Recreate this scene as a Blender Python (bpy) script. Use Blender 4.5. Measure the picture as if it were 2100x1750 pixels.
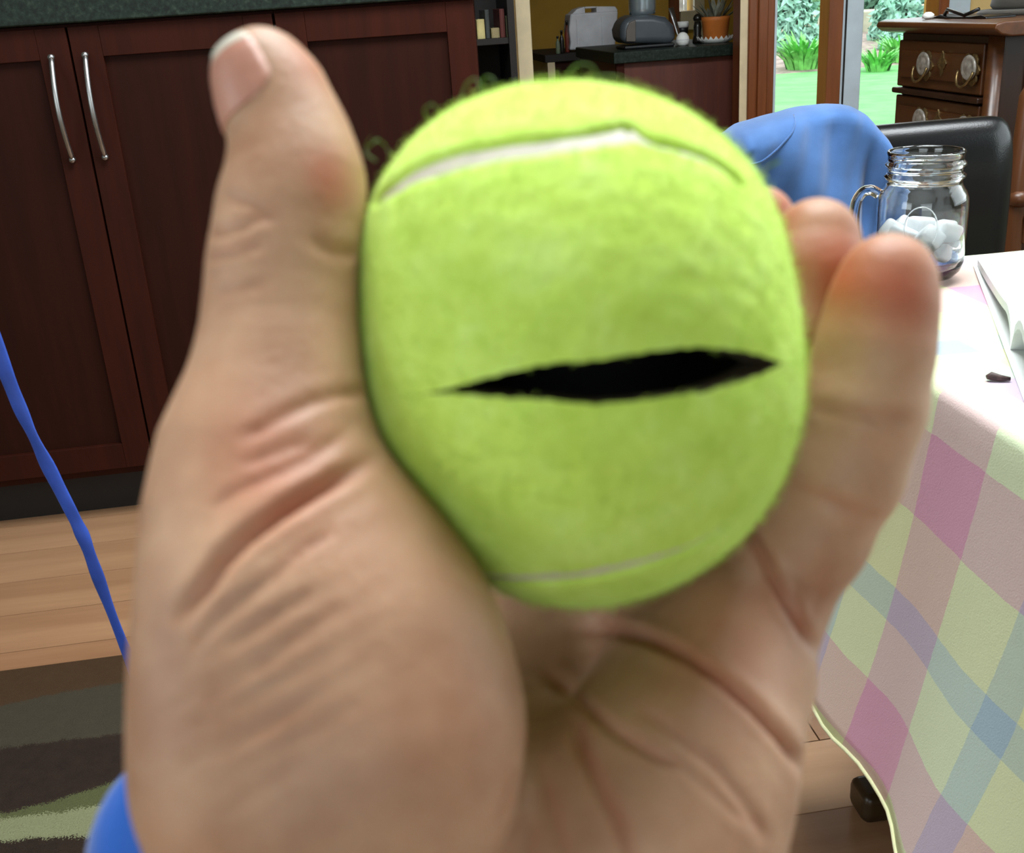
import bpy, math, random
import numpy as np
from mathutils import Vector, Matrix
from math import sin, cos, pi, radians, sqrt

for o in list(bpy.data.objects): bpy.data.objects.remove(o)
random.seed(4); rng = np.random.default_rng(7)
SC = bpy.context.scene
COL = SC.collection

# ------------------------------------------------------------------ camera
FPX = 2206.0; CAMH = 1.02
_p, _r, _y = radians(21.5), radians(3.9), radians(7.0)
_F0 = np.array([sin(_y), cos(_y), 0]); _R0 = np.array([cos(_y), -sin(_y), 0]); _Z = np.array([0, 0, 1.0])
CF = cos(_p)*_F0 - sin(_p)*_Z; _U0 = cos(_p)*_Z + sin(_p)*_F0
CR = cos(_r)*_R0 - sin(_r)*_U0; CU = cos(_r)*_U0 + sin(_r)*_R0
CC = np.array([0, 0, CAMH])
cam = bpy.data.cameras.new('camera'); camo = bpy.data.objects.new('camera', cam); COL.objects.link(camo)
cam.sensor_fit = 'HORIZONTAL'; cam.sensor_width = 36; cam.lens = 36*FPX/2100
cam.clip_start = 0.01; cam.clip_end = 200
camo.matrix_world = Matrix(((CR[0], CU[0], -CF[0], CC[0]), (CR[1], CU[1], -CF[1], CC[1]), (CR[2], CU[2], -CF[2], CC[2]), (0, 0, 0, 1)))
cam.dof.use_dof = True; cam.dof.focus_distance = 1.55; cam.dof.aperture_fstop = 27
SC.camera = camo

# ------------------------------------------------------------------ world, window light, exposure
w = bpy.data.worlds.new('overcast_sky'); SC.world = w; w.use_nodes = True
bg = w.node_tree.nodes['Background']; bg.inputs[0].default_value = (0.86, 0.97, 1.0, 1); bg.inputs[1].default_value = 3.4
def area(name, loc, target, sx, sy, power, col):
    l = bpy.data.lights.new(name, 'AREA'); l.shape = 'RECTANGLE'; l.size = sx; l.size_y = sy; l.energy = power; l.color = col
    o = bpy.data.objects.new(name, l); COL.objects.link(o); o.location = loc
    d = Vector(target)-Vector(loc); o.rotation_euler = d.to_track_quat('-Z', 'Y').to_euler(); return o
area('skylight_daylight', (0.42, 1.0, 2.52), (0.42, 1.0, 0), 1.1, 1.1, 74, (0.93, 0.98, 1.0))
area('side_window_daylight', (2.32, 0.9, 1.55), (0, 0.9, 1.2), 1.9, 1.25, 3, (0.92, 0.98, 1.0))
area('rear_window_daylight', (-0.7, -2.42, 1.5), (-0.3, 0, 1.1), 1.9, 1.3, 6, (0.96, 0.98, 1.0))
area('left_window_daylight', (-2.32, -0.2, 1.5), (0, 0.0, 1.0), 1.5, 1.2, 10, (0.95, 0.98, 1.0))
area('added_chair_highlight_lamp', (1.65, 1.35, 2.52), (1.65, 1.35, 0), 0.65, .65, 24, (0.93, 0.98, 1.0))  # added lamp, no known skylight here: puts a highlight on the leather chair
vs = SC.view_settings
SC.display_settings.display_device = 'sRGB'
vs.view_transform = 'Standard'; vs.look = 'None'; vs.gamma = 1; vs.use_curve_mapping = False; vs.exposure = -0.14
if hasattr(SC, 'cycles'):
    SC.cycles.max_bounces = 10; SC.cycles.diffuse_bounces = 3; SC.cycles.glossy_bounces = 3; SC.cycles.transmission_bounces = 10
    SC.cycles.use_adaptive_sampling = True; SC.cycles.adaptive_threshold = 0.08; SC.cycles.caustics_refractive = True

# ------------------------------------------------------------------ pixel <-> room helpers
def ray(x, y): return CF + (x-1050)/FPX*CR + (875-y)/FPX*CU
def ony(x, y, Y): d = ray(x, y); return CC + d*(Y/d[1])
def onz(x, y, z): d = ray(x, y); return CC + d*((z-CAMH)/d[2])
def X(px, Y, py=100): return ony(px, py, Y)[0]
def ZZ(px, py, Y): return ony(px, py, Y)[2]

# ------------------------------------------------------------------ materials
def lin(c): return tuple(((v/255/12.92) if v/255 <= .04045 else ((v/255+.055)/1.055)**2.4) for v in c) + (1,)
class NT:
    def __init__(s, name):
        s.m = bpy.data.materials.new(name); s.m.use_nodes = True; s.t = s.m.node_tree
        s.b = s.t.nodes['Principled BSDF']
    def n(s, typ, **kw):
        q = s.t.nodes.new(typ)
        for k, v in kw.items():
            if k.startswith('i_'): q.inputs[k[2:].replace('_', ' ')].default_value = v
            else: setattr(q, k, v)
        return q
    def l(s, a, b): s.t.links.new(a, b)
    def setp(s, **kw):
        for k, v in kw.items(): s.b.inputs[k].default_value = v
    def coords(s, scale=(1, 1, 1), rot=(0, 0, 0), kind='Object'):
        tc = s.n('ShaderNodeTexCoord'); mp = s.n('ShaderNodeMapping')
        mp.inputs['Scale'].default_value = scale; mp.inputs['Rotation'].default_value = rot
        s.l(tc.outputs[kind], mp.inputs[0]); return mp.outputs[0]
    def noise(s, vec, scale, detail=4, rough=.55):
        q = s.n('ShaderNodeTexNoise'); q.inputs['Scale'].default_value = scale; q.inputs['Detail'].default_value = detail; q.inputs['Roughness'].default_value = rough
        if vec is not None: s.l(vec, q.inputs['Vector'])
        return q.outputs['Fac']
    def ramp(s, fac, stops, interp='LINEAR'):
        q = s.n('ShaderNodeValToRGB'); q.color_ramp.interpolation = interp
        el = q.color_ramp.elements
        while len(el) > 1: el.remove(el[-1])
        el[0].position = stops[0][0]; el[0].color = stops[0][1]
        for p, c in stops[1:]: e = el.new(p); e.color = c
        s.l(fac, q.inputs[0]); return q.outputs[0]
    def mix(s, fac, a, b, mode='MIX'):
        q = s.n('ShaderNodeMix', data_type='RGBA', blend_type=mode)
        for idx, v in ((0, fac), (6, a), (7, b)):
            if hasattr(v, 'is_output'): s.l(v, q.inputs[idx])
            else: q.inputs[idx].default_value = v
        return q.outputs[2]
    def math(s, op, a, b=0.0):
        q = s.n('ShaderNodeMath', operation=op)
        for i, v in ((0, a), (1, b)):
            if hasattr(v, 'is_output'): s.l(v, q.inputs[i])
            else: q.inputs[i].default_value = v
        return q.outputs[0]
    def bump(s, h, strength=.3, dist=.001):
        q = s.n('ShaderNodeBump'); q.inputs['Strength'].default_value = strength; q.inputs['Distance'].default_value = dist
        s.l(h, q.inputs['Height']); s.l(q.outputs[0], s.b.inputs['Normal'])
    def col(s, c): s.l(c, s.b.inputs['Base Color'])

def m_plain(name, c, rough=.5, var=.12, scale=20, metal=0, bump=0, bscale=200, **kw):
    t = NT(name); v = t.coords()
    a = lin([x*(1-var) for x in c]); b = lin([min(255, x*(1+var)) for x in c])
    t.col(t.ramp(t.noise(v, scale), [(.3, a), (.7, b)]))
    t.setp(Roughness=rough, Metallic=metal)
    for k, q in kw.items(): t.b.inputs[k.replace('_', ' ')].default_value = q
    if bump: t.bump(t.noise(v, bscale, 3), bump, .002)
    return t.m
def m_wood(name, dark, light, axis='x', rough=.4, gs=1.0, objrand=0, coat=0, spec=.5):
    t = NT(name); sc = {'x': (2, 26, 26), 'y': (26, 2, 26), 'z': (26, 26, 2)}[axis]
    v = t.coords(tuple(q*gs for q in sc)); n1 = t.noise(v, 1.6, 6, .65)
    w_ = t.n('ShaderNodeTexNoise'); w_.inputs['Scale'].default_value = .35; w_.inputs['Detail'].default_value = 2; t.l(v, w_.inputs['Vector'])
    f = t.math('ADD', t.math('MULTIPLY', n1, .65), t.math('MULTIPLY', w_.outputs['Fac'], .35))
    if objrand:
        oi = t.n('ShaderNodeObjectInfo'); f = t.math('ADD', f, t.math('MULTIPLY', t.math('SUBTRACT', oi.outputs['Random'], .5), objrand))
    t.col(t.ramp(f, [(.25, lin(dark)), (.75, lin(light))])); t.setp(Roughness=rough)
    t.b.inputs['Coat Weight'].default_value = coat; t.b.inputs['Specular IOR Level'].default_value = spec
    t.bump(n1, .12, .001); return t.m

M = {}
M['cherry'] = m_wood('dark_cherry_wood', (36, 13, 7), (60, 23, 12), 'z', .6, spec=.1)
M['cherry_panel'] = m_wood('dark_cherry_panel_wood', (30, 11, 6), (50, 19, 10), 'z', .6, spec=.1)
M['kick'] = m_plain('toe_kick_black', (26, 19, 16), .7)
t = NT('green_granite'); v = t.coords(); n1 = t.noise(v, 90, 5, .7)
t.col(t.ramp(n1, [(.35, lin((12, 18, 14))), (.55, lin((28, 40, 32))), (.75, lin((54, 66, 56)))])); t.setp(Roughness=.5); t.b.inputs['Specular IOR Level'].default_value = .25; M['granite'] = t.m
M['steel'] = m_plain('brushed_steel', (170, 170, 170), .38, .05, 40, 1)
M['plank'] = m_wood('light_oak_plank', (146, 104, 74), (190, 148, 112), 'x', .33, .5, .5, coat=.1)
M['subfloor'] = m_plain('dark_joint_subfloor', (70, 42, 24), .8)
M['cream'] = m_plain('cream_trim_paint', (214, 196, 160), .5, .04)
M['ochre'] = m_plain('ochre_wall_paint', (196, 150, 56), .8, .05, 5)
M['yellow'] = m_plain('pale_yellow_wall_paint', (222, 190, 128), .8, .04, 5)
M['ceil'] = m_plain('grey_beige_ceiling', (150, 140, 122), .8, .05, 5)
M['sage'] = m_plain('grey_green_wall_paint', (120, 122, 104), .8, .05, 5)
M['white'] = m_plain('white_paint', (236, 236, 232), .6, .03, 5)
M['bluewhite'] = m_plain('pale_blue_white_frame', (196, 210, 220), .4, .04, 10)
M['doorwood'] = m_wood('red_brown_door_wood', (98, 50, 20), (144, 80, 38), 'z', .4)
t = NT('window_glass'); t.setp(**{'Base Color': (1, 1, 1, 1), 'Roughness': 0, 'Transmission Weight': 1.0, 'IOR': 1.0, 'Alpha': .12}); M['pane'] = t.m
M['dresserwood'] = m_wood('antique_walnut', (40, 20, 8), (96, 54, 24), 'x', .36, coat=.1)
M['dresserdark'] = m_wood('antique_walnut_dark', (26, 13, 8), (52, 28, 14), 'z', .4)
M['brass'] = m_plain('aged_brass', (120, 100, 66), .4, .2, 120, .8)
M['pewter'] = m_plain('pearl_grey_boss', (140, 134, 126), .35, .2, 90, .2)
t = NT('black_leather'); v = t.coords(); vo = t.n('ShaderNodeTexVoronoi'); vo.inputs['Scale'].default_value = 420; t.l(v, vo.inputs['Vector'])
t.setp(**{'Base Color': lin((9, 10, 13)), 'Roughness': .27}); t.bump(vo.outputs['Distance'], .12, .0006); M['leather'] = t.m
def m_cloth(name, c, sc=900, var=.1, spec=.2, sheen=.3):
    t = NT(name); v = t.coords()
    t.col(t.ramp(t.noise(v, 14, 5), [(.3, lin([q*(1-var) for q in c])), (.7, lin([min(255, q*(1+var)) for q in c]))]))
    t.setp(Roughness=.9); t.b.inputs['Specular IOR Level'].default_value = spec; t.b.inputs['Sheen Weight'].default_value = sheen
    t.bump(t.noise(v, sc, 2), .35, .0006); return t.m
M['bluecloth'] = m_cloth('blue_jersey', (66, 100, 150))
M['cuff'] = m_cloth('bright_blue_fleece', (24, 78, 160), 1500)
M['ribbon'] = m_plain('blue_ribbon', (46, 78, 170), .45, .1, 30)
M['paper'] = m_plain('white_page', (216, 219, 217), .7, .02, 5)
M['print'] = m_plain('grey_print', (176, 190, 196), .8, .1)
M['scrap'] = m_plain('dark_brown_scrap', (66, 48, 46), .6, .3, 300)
M['footwood'] = m_wood('dark_table_wood', (30, 20, 12), (70, 52, 28), 'x', .35)
t = NT('clear_glass'); t.setp(**{'Base Color': (.97, .99, .99, 1), 'Roughness': .0, 'Transmission Weight': 1.0, 'IOR': 1.45}); M['glass'] = t.m
t = NT('drinking_water'); t.setp(**{'Base Color': (.96, .99, 1, 1), 'Roughness': 0, 'Transmission Weight': 1.0, 'IOR': 1.33}); M['water'] = t.m
t = NT('cloudy_ice'); v = t.coords(); t.col(t.ramp(t.noise(v, 60, 4), [(.3, lin((226, 232, 236))), (.7, lin((250, 252, 252)))]))
t.setp(**{'Roughness': .3, 'Transmission Weight': .3, 'IOR': 1.31}); M['ice'] = t.m

# ------------------------------------------------------------------ mesh builder
class MB:
    def __init__(s): s.v = []; s.f = []
    def add(s, vs_, fs_):
        o = len(s.v); s.v += [tuple(map(float, q)) for q in vs_]; s.f += [tuple(i+o for i in q) for q in fs_]; return s
    def box(s, x0, x1, y0, y1, z0, z1):
        return s.add([(x0,y0,z0),(x1,y0,z0),(x1,y1,z0),(x0,y1,z0),(x0,y0,z1),(x1,y0,z1),(x1,y1,z1),(x0,y1,z1)],
              [(0,3,2,1),(4,5,6,7),(0,1,5,4),(1,2,6,5),(2,3,7,6),(3,0,4,7)])
    def tube(s, pts, rad, n=10, flat=None, closed=False):
        pts = [Vector(p) for p in pts]; N = len(pts)
        if not hasattr(rad, '__len__'): rad = [rad]*N
        up = None; rings = []
        for i, p in enumerate(pts):
            d = (pts[min(i+1, N-1)]-pts[max(i-1, 0)]).normalized()
            if up is None: up = d.orthogonal().normalized()
            up = (up - d*up.dot(d)).normalized(); sd = d.cross(up)
            a0 = flat[i] if flat else 0
            rr = []
            for k in range(n):
                a = 2*pi*k/n; e1 = cos(a); e2 = sin(a)*(.35 if flat else 1)
                x_, y_ = e1*cos(a0)-e2*sin(a0), e1*sin(a0)+e2*cos(a0)
                rr.append(p+(up*x_+sd*y_)*rad[i])
            rings.append(rr)
        vs_ = [q for r in rings for q in r]
        fs_ = [(i*n+k, i*n+(k+1) % n, (i+1)*n+(k+1) % n, (i+1)*n+k) for i in range(N-1) for k in range(n)]
        if not closed: fs_ += [tuple(range(n))[::-1], tuple((N-1)*n+k for k in range(n))]
        return s.add(vs_, fs_)
    def lathe(s, prof, c, n=40, cap0=True, cap1=True, sx=1, sy=1):
        vs_ = []; fs_ = []
        for r, z in prof:
            for k in range(n): a = 2*pi*k/n; vs_.append((c[0]+r*cos(a)*sx, c[1]+r*sin(a)*sy, c[2]+z))
        N = len(prof)
        for i in range(N-1):
            for k in range(n): fs_.append((i*n+k, i*n+(k+1) % n, (i+1)*n+(k+1) % n, (i+1)*n+k))
        if cap0: fs_.append(tuple(range(n))[::-1])
        if cap1: fs_.append(tuple((N-1)*n+k for k in range(n)))
        return s.add(vs_, fs_)
    def prism(s, poly, axis, a, b):
        n = len(poly); mk = {'y': lambda p, t_: (p[0], t_, p[1]), 'x': lambda p, t_: (t_, p[0], p[1]), 'z': lambda p, t_: (p[0], p[1], t_)}[axis]
        return s.add([mk(p, a) for p in poly]+[mk(p, b) for p in poly], [tuple(range(n))[::-1], tuple(range(n, 2*n))]+[(i, (i+1) % n, n+(i+1) % n, n+i) for i in range(n)])
    def build(s, name, mat, parent=None, smooth=False, bevel=0, seg=2, sub=0, solid=0, origin=None):
        vs_ = s.v
        me = bpy.data.meshes.new(name)
        if origin is not None: vs_ = [tuple(np.array(q)-np.array(origin)) for q in vs_]
        me.from_pydata(vs_, [], s.f); me.update(); return finish(me, name, mat, parent, smooth, bevel, seg, sub, solid, origin)
def finish(me, name, mat, parent=None, smooth=False, bevel=0, seg=2, sub=0, solid=0, origin=None):
    o = bpy.data.objects.new(name, me); COL.objects.link(o)
    me.materials.append(M[mat] if isinstance(mat, str) else mat)
    if origin is not None: o.location = origin
    if smooth: me.polygons.foreach_set('use_smooth', [True]*len(me.polygons))
    if solid: md = o.modifiers.new('thickness', 'SOLIDIFY'); md.thickness = solid; md.offset = 0
    if bevel:
        md = o.modifiers.new('bevel', 'BEVEL'); md.width = bevel; md.segments = seg; md.limit_method = 'ANGLE'; md.angle_limit = .6
        if not smooth: me.polygons.foreach_set('use_smooth', [True]*len(me.polygons)); md.harden_normals = True
    if sub: md = o.modifiers.new('subdivision', 'SUBSURF'); md.levels = sub; md.render_levels = sub
    if parent is not None:
        o.parent = parent
        L = Vector((0, 0, 0)); q = parent
        while q: L += Vector(q.location); q = q.parent
        o.matrix_parent_inverse = Matrix.Identity(4)
        o.location = Vector(o.location) - L
    return o
def thing(name, label, cat, loc, group=None):
    o = bpy.data.objects.new(name, None); COL.objects.link(o); o.location = loc; o.empty_display_size = .05
    return tag(o, label, cat, group)
def tag(o, label, cat, group=None):
    o['label'] = label; o['category'] = cat
    if group: o['group'] = group
    return o
def struct(o, label=None): o['kind'] = 'structure'; o['label'] = label or o.name.replace('_', ' '); return o
def B(*a): return MB().box(*a)
def numpy_mesh(name, V, F):
    me = bpy.data.meshes.new(name); V = np.asarray(V, float); F = np.asarray(F, int)
    me.vertices.add(len(V)); me.vertices.foreach_set('co', V.ravel())
    k = F.shape[1]; me.loops.add(len(F)*k); me.loops.foreach_set('vertex_index', F.ravel().astype(np.int32))
    me.polygons.add(len(F)); me.polygons.foreach_set('loop_start', (np.arange(len(F))*k).astype(np.int32))
    me.update(calc_edges=True); me.validate(); return me

# ================================================================== ROOM SHELL
XL, XR, YB, YF, ZC = -2.4, 2.4, -2.5, 3.6, 2.5
YK = 5.6
fl = struct(MB().box(XL, XR, YB, YF+.12, -.06, -.016).box(XL, 1.37, YF+.12, YK, -.06, -.016).build('floor', 'subfloor'), 'light oak plank floor')
# planks: rows along x, each plank an object, shared meshes
pw = .137; variants = []
for L in (.95, 1.2, 1.45):
    mb = B(-L/2+.0012, L/2-.0012, -pw/2+.001, pw/2-.001, -.016, 0); me = bpy.data.meshes.new('plank'); me.from_pydata(mb.v, [], mb.f); me.update(); me.materials.append(M['plank']); variants.append((L, me))
y = 2.17 - pw/2 - pw*34; row = 0
joints = {}
while y < 4.4:
    x = XL - random.random()*.9
    if abs(y-1.26) < pw*.6: x = -2.785
    while x < XR:
        L, me = random.choice(variants)
        c = x+L/2
        if c+L/2 > XL and c-L/2 < XR and y > YB and not (y > YF+.05 and c+L/2 > 1.5):
            o = bpy.data.objects.new('plank', me); COL.objects.link(o); o.parent = fl; o.location = (c, y, 0)
        x += L
    y += pw
def wall(name, pieces, mat, label):
    m = MB()
    for p in pieces: m.box(*p)
    return struct(m.build(name, mat), label)
wall('wall_left', [(XL-.1, XL, YB, -1.0, 0, ZC), (XL-.1, XL, .6, YF, 0, ZC), (XL-.1, XL, -1.0, .6, 0, .88), (XL-.1, XL, -1.0, .6, 2.12, ZC)], 'sage', 'grey-green side wall left')
wall('wall_right', [(XR, XR+.1, YB, -.1, 0, ZC), (XR, XR+.1, 1.9, YF+.12, 0, ZC), (XR, XR+.1, -.1, 1.9, 0, .9), (XR, XR+.1, -.1, 1.9, 2.2, ZC)], 'sage', 'grey-green side wall right')
wall('wall_front', [(XL, -1.7, YB-.1, YB, 0, ZC), (.3, XR, YB-.1, YB, 0, ZC), (-1.7, .3, YB-.1, YB, 0, .8), (-1.7, .3, YB-.1, YB, 2.2, ZC)], 'sage', 'grey-green wall behind the viewer')
wall('ceiling', [(XL, -.16, YB, YF+.12, ZC, ZC+.08), (1.0, 1.3, YB, YF+.12, ZC, ZC+.08), (2.0, XR+.1, YB, YF+.12, ZC, ZC+.08), (1.3, 2.0, YB, 1.0, ZC, ZC+.08), (1.3, 2.0, 1.7, YF+.12, ZC, ZC+.08), (-.16, 1.0, YB, .42, ZC, ZC+.08), (-.16, 1.0, 1.58, YF+.12, ZC, ZC+.08), (XL, 1.4, YF+.12, YK, ZC, ZC+.08)], 'ceil', 'wood ceiling with skylight')  # smaller hole at the right is invented for the added chair highlight lamp
# wall at the far end: kitchen opening, then glazed garden doors
def xw(px, py=100): return X(px, YF, py)
xa, xb = xw(1075), xw(1520)           # opening sides
g0, g1 = xw(1585), xw(1905)
wall('wall_back', [(XL, xa, YF, YF+.12, 0, ZC), (xa, xb, YF, YF+.12, 2.1, ZC), (xb+.05, xw(1575), YF, YF+.12, 0, ZC), (g0-.02, xw(1925), YF, YF+.12, 2.15, ZC), (xw(1925), XR, YF, YF+.12, 0, ZC)], 'yellow', 'pale yellow far wall with openings')
struct(B(xw(1060), xw(1090), YF-.018, YF+.14, 0, 2.1).build('trim_1', 'cream', bevel=.003), 'cream door casing beside bookcase')
struct(MB().prism([(xw(1513), YF-.018), (xw(1529)+.01, YF-.018), (xw(1529)+.01, YF+.13), (xw(1513)+.052, YF+.13)], 'z', 0, 2.1).build('trim_2', 'cream', bevel=.003), 'cream door casing beside garden door')
# garden doors
d1 = struct(B(xw(1529), xw(1582), YF-.03, YF+.13, 0, 2.15).build('door_1', 'doorwood', bevel=.006), 'red-brown wooden garden door frame')
B(xw(1546), xw(1566), YF-.042, YF-.029, 0, 2.14).build('door_stile', 'doorwood', d1, bevel=.005)
B(xw(1582), xw(1590), YF-.01, YF+.1, 0, 2.15).build('weather_strip', 'bluewhite', d1)
B(xw(1690), xw(1719), YF-.03, YF+.05, 0, 2.15).build('mullion', 'doorwood', d1, bevel=.004)
B(xw(1719), xw(1765), YF-.012, YF+.09, 0, 2.15).build('sash_frame', 'bluewhite', d1, bevel=.004)
B(xw(1727), xw(1730), YF-.016, YF-.008, 0, 2.15).build('seal', 'kick', d1)
B(xw(1590), xw(1690), YF+.03, YF+.034, .12, 2.1).build('pane', 'pane', d1)
B(xw(1765), xw(1912), YF+.03, YF+.034, .12, 2.1).build('pane', 'pane', d1)
B(xw(1582), xw(1912), YF+.0, YF+.07, 0, .12).build('bottom_rail', 'doorwood', d1, bevel=.004)
B(xw(1910), xw(1931), YF-.03, YF+.06, 0, 2.15).build('jamb', 'doorwood', d1, bevel=.004)
struct(B(xw(1931), xw(1976), YF-.022, YF, 0, 2.2).build('trim_3', 'bluewhite', bevel=.003), 'pale blue-white casing behind the antique dresser')
# kitchen back wall, with a window
def xk(px): return X(px, YK, 20)
wx0, wx1, wz0 = X(1390, YK, 10), X(1421, YK, 10), ZZ(1405, 22, YK)
wall('wall_kitchen', [(XL, wx0, YK, YK+.1, 0, ZC), (wx1, 2.06, YK, YK+.1, 0, ZC), (wx0, wx1, YK, YK+.1, 0, wz0), (wx0, wx1, YK, YK+.1, 2.1, ZC), (XL-.1, XL, YF, YK, 0, ZC)], 'ochre', 'ochre kitchen wall')
wn = struct(B(X(1371, YK, 10), wx0, YK-.03, YK+.06, wz0-.1, 2.1).build('window_1', 'doorwood', bevel=.003), 'wood-framed kitchen window')
B(wx0, wx1, YK-.05, YK+.06, wz0-.09, wz0).build('window_sill', 'cream', wn, bevel=.004)
B(wx0, wx1, YK+.03, YK+.034, wz0, 2.1).build('pane', 'pane', wn)
struct(B(wx1, X(1441, YK, 10), YK-.03, YK, 0, 2.1).build('trim_4', 'cream'), 'cream kitchen window casing')

struct(MB().prism([(1.372, YF+.12), (1.40, YF+.12), (2.09, YK+.1), (2.06, YK)], 'z', 0, ZC).build('wall_kitchen_side', 'ochre'), 'ochre side wall of the kitchen')
struct(MB().prism([(1.38, YF+.12), (2.07, YK), (1.38, YK)], 'z', ZC, ZC+.08).build('ceiling_kitchen', 'white'), 'white kitchen ceiling')
# ================================================================== PENINSULA CABINETS
YC = 2.278
def shaker_door(par, x0, x1, z0, z1, hx=None):
    d = MB(); s_ = .056; yt = YC-.02
    d.box(x0, x0+s_, yt, YC, z0, z1); d.box(x1-s_, x1, yt, YC, z0, z1)
    d.box(x0+s_, x1-s_, yt, YC, z1-s_, z1); d.box(x0+s_, x1-s_, yt, YC, z0, z0+s_)
    door = d.build('door', 'cherry', par, bevel=.0012)
    B(x0+s_, x1-s_, YC-.009, YC-.002, z0+s_, z1-s_).build('door_panel', 'cherry_panel', door)
    if hx:
        zt, zb = .978, .788; pts = []
        for i in range(17):
            t_ = i/16; pts.append((hx, yt-.006-.030*sin(pi*t_), zt+(zb-zt)*t_))
        h = MB().tube(pts, 0.005, 12)
        for q in (zt, zb): h.tube([(hx, yt+.001, q), (hx, yt-.012, q)], .0055, 12)
        h.build('handle', 'steel', door, smooth=True)['label'] = 'curved brushed steel handle'
    return door
def cabinet(x0, x1, label):
    c = thing('base_cabinet', label, 'cabinet', ((x0+x1)/2, YC+.3, 0), 'peninsula cabinets')
    B(x0, x1, YC, YC+.6, .11, 1.034).build('body', 'cherry', c)
    B(x0, x1, YC+.07, YC+.58, 0, .11).build('toe_kick', 'kick', c)
    return c
ca = cabinet(-.905, -.131, 'dark cherry base cabinet with two steel-handled doors left of the hand')
shaker_door(ca, -.903, -.5175, .13, 1.029, -.551)
shaker_door(ca, -.5135, -.133, .13, 1.029, -.489)
cb = cabinet(-.130, .262, 'dark cherry base cabinet with one plain door behind the thumb')
shaker_door(cb, -.128, .258, .13, 1.029)
cc0 = cabinet(-1.72, -.906, 'dark cherry base cabinet at the far left edge')
shaker_door(cc0, -1.718, -1.32, .13, 1.029, -1.355); shaker_door(cc0, -1.315, -.908, .13, 1.029, -1.28)
tag(B(-1.74, .275, YC-.035, YC+.64, 1.035, 1.088).build('countertop', 'granite', bevel=.004), 'speckled dark green stone countertop above the cherry cabinets', 'countertop')

# ================================================================== RUG
t = NT('patterned_rug')
tc = t.n('ShaderNodeTexCoord'); sp = t.n('ShaderNodeSeparateXYZ'); t.l(tc.outputs['Object'], sp.inputs[0]); x_, y_ = sp.outputs[0], sp.outputs[1]
ns = t.noise(tc.outputs['Object'], 55, 4); fine = t.noise(tc.outputs['Object'], 420, 3)
jit = t.math('MULTIPLY', t.math('SUBTRACT', ns, .5), .02)
yj = t.math('ADD', y_, t.math('ADD', jit, t.math('MULTIPLY', t.math('SUBTRACT', fine, .5), .035)))
def below(bound):  # 1 where y < bound
    return t.math('LESS_THAN', yj, bound)
def curve(a, b, c, xo=-.5):   # a + b*(x-xo) + c*(x-xo)^2
    dx = t.math('SUBTRACT', x_, xo)
    return t.math('ADD', a, t.math('ADD', t.math('MULTIPLY', dx, b), t.math('MULTIPLY', t.math('MULTIPLY', dx, dx), c)))
c = lin((80, 58, 38))
c = t.mix(below(curve(1.592, .03, -.5)), c, lin((74, 69, 57)))
c = t.mix(below(curve(1.452, -.02, 0)), c, lin((45, 34, 31)))
c = t.mix(below(curve(1.319, .30, 1.2)), c, lin((96, 102, 66)))
c = t.mix(below(curve(1.287, .02, .6)), c, lin((150, 154, 116)))
c = t.mix(below(curve(1.233, -.20, -1.2)), c, lin((44, 34, 29)))
c = t.mix(below(curve(.95, .35, 1.4)), c, lin((120, 124, 88)))
c = t.mix(below(curve(.86, -.2, 0)), c, lin((96, 74, 52)))
c = t.mix(t.math('MULTIPLY', fine, .5), c, (.01, .008, .006, 1)); c = t.mix(t.math('MULTIPLY', ns, .12), c, lin((120, 100, 80)))
t.col(c); t.setp(Roughness=.95); t.b.inputs['Specular IOR Level'].default_value = .1; t.bump(fine, .9, .004); M['rug'] = t.m
mb = B(-1.9, -.02, .1, 1.683, 0, .012)
tag(mb.build('area_rug', 'rug', bevel=.004), 'brown and olive leaf-patterned pile rug on the oak floor', 'rug')

# ================================================================== BLUE RIBBON
pts = []; fl_ = []; rd = []
keys = [(-420, -560), (-230, 60), (-90, 480), (0, 735), (45, 850), (95, 950), (150, 1058), (172, 1102), (208, 1205), (262, 1345), (296, 1425), (345, 1560), (400, 1720)]
kp = [ony(a, b, 1.1) for a, b in keys]
zend = onz(430, 1800, .014); kp = [q for q in kp if q[2] > .06] + [np.array([-.245, 1.12, .06]), np.array([-.225, 1.15, .0185]), np.array([-.18, 1.2, .0185]), np.array([-.17, 1.3, .0185])]
K = np.array(kp); tt = np.arange(len(K)); T = np.linspace(0, len(K)-1, 120)
P = np.stack([np.interp(T, tt, K[:, i]) for i in range(3)], 1)
for _ in range(12): P[1:-1] = (P[:-2]+2*P[1:-1]+P[2:])/4
twist = [.9+.2*sin(i*.23)+.15*sin(i*.61) for i in range(120)]
rad = [.0085-.003*i/119+.0005*sin(i*.37)+.0004*sin(i*.9) for i in range(120)]
tag(MB().tube([tuple(p) for p in P], rad, 10, flat=twist).build('ribbon', 'ribbon', smooth=True), 'long thin blue ribbon hanging down in front of the cabinets', 'ribbon')

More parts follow.
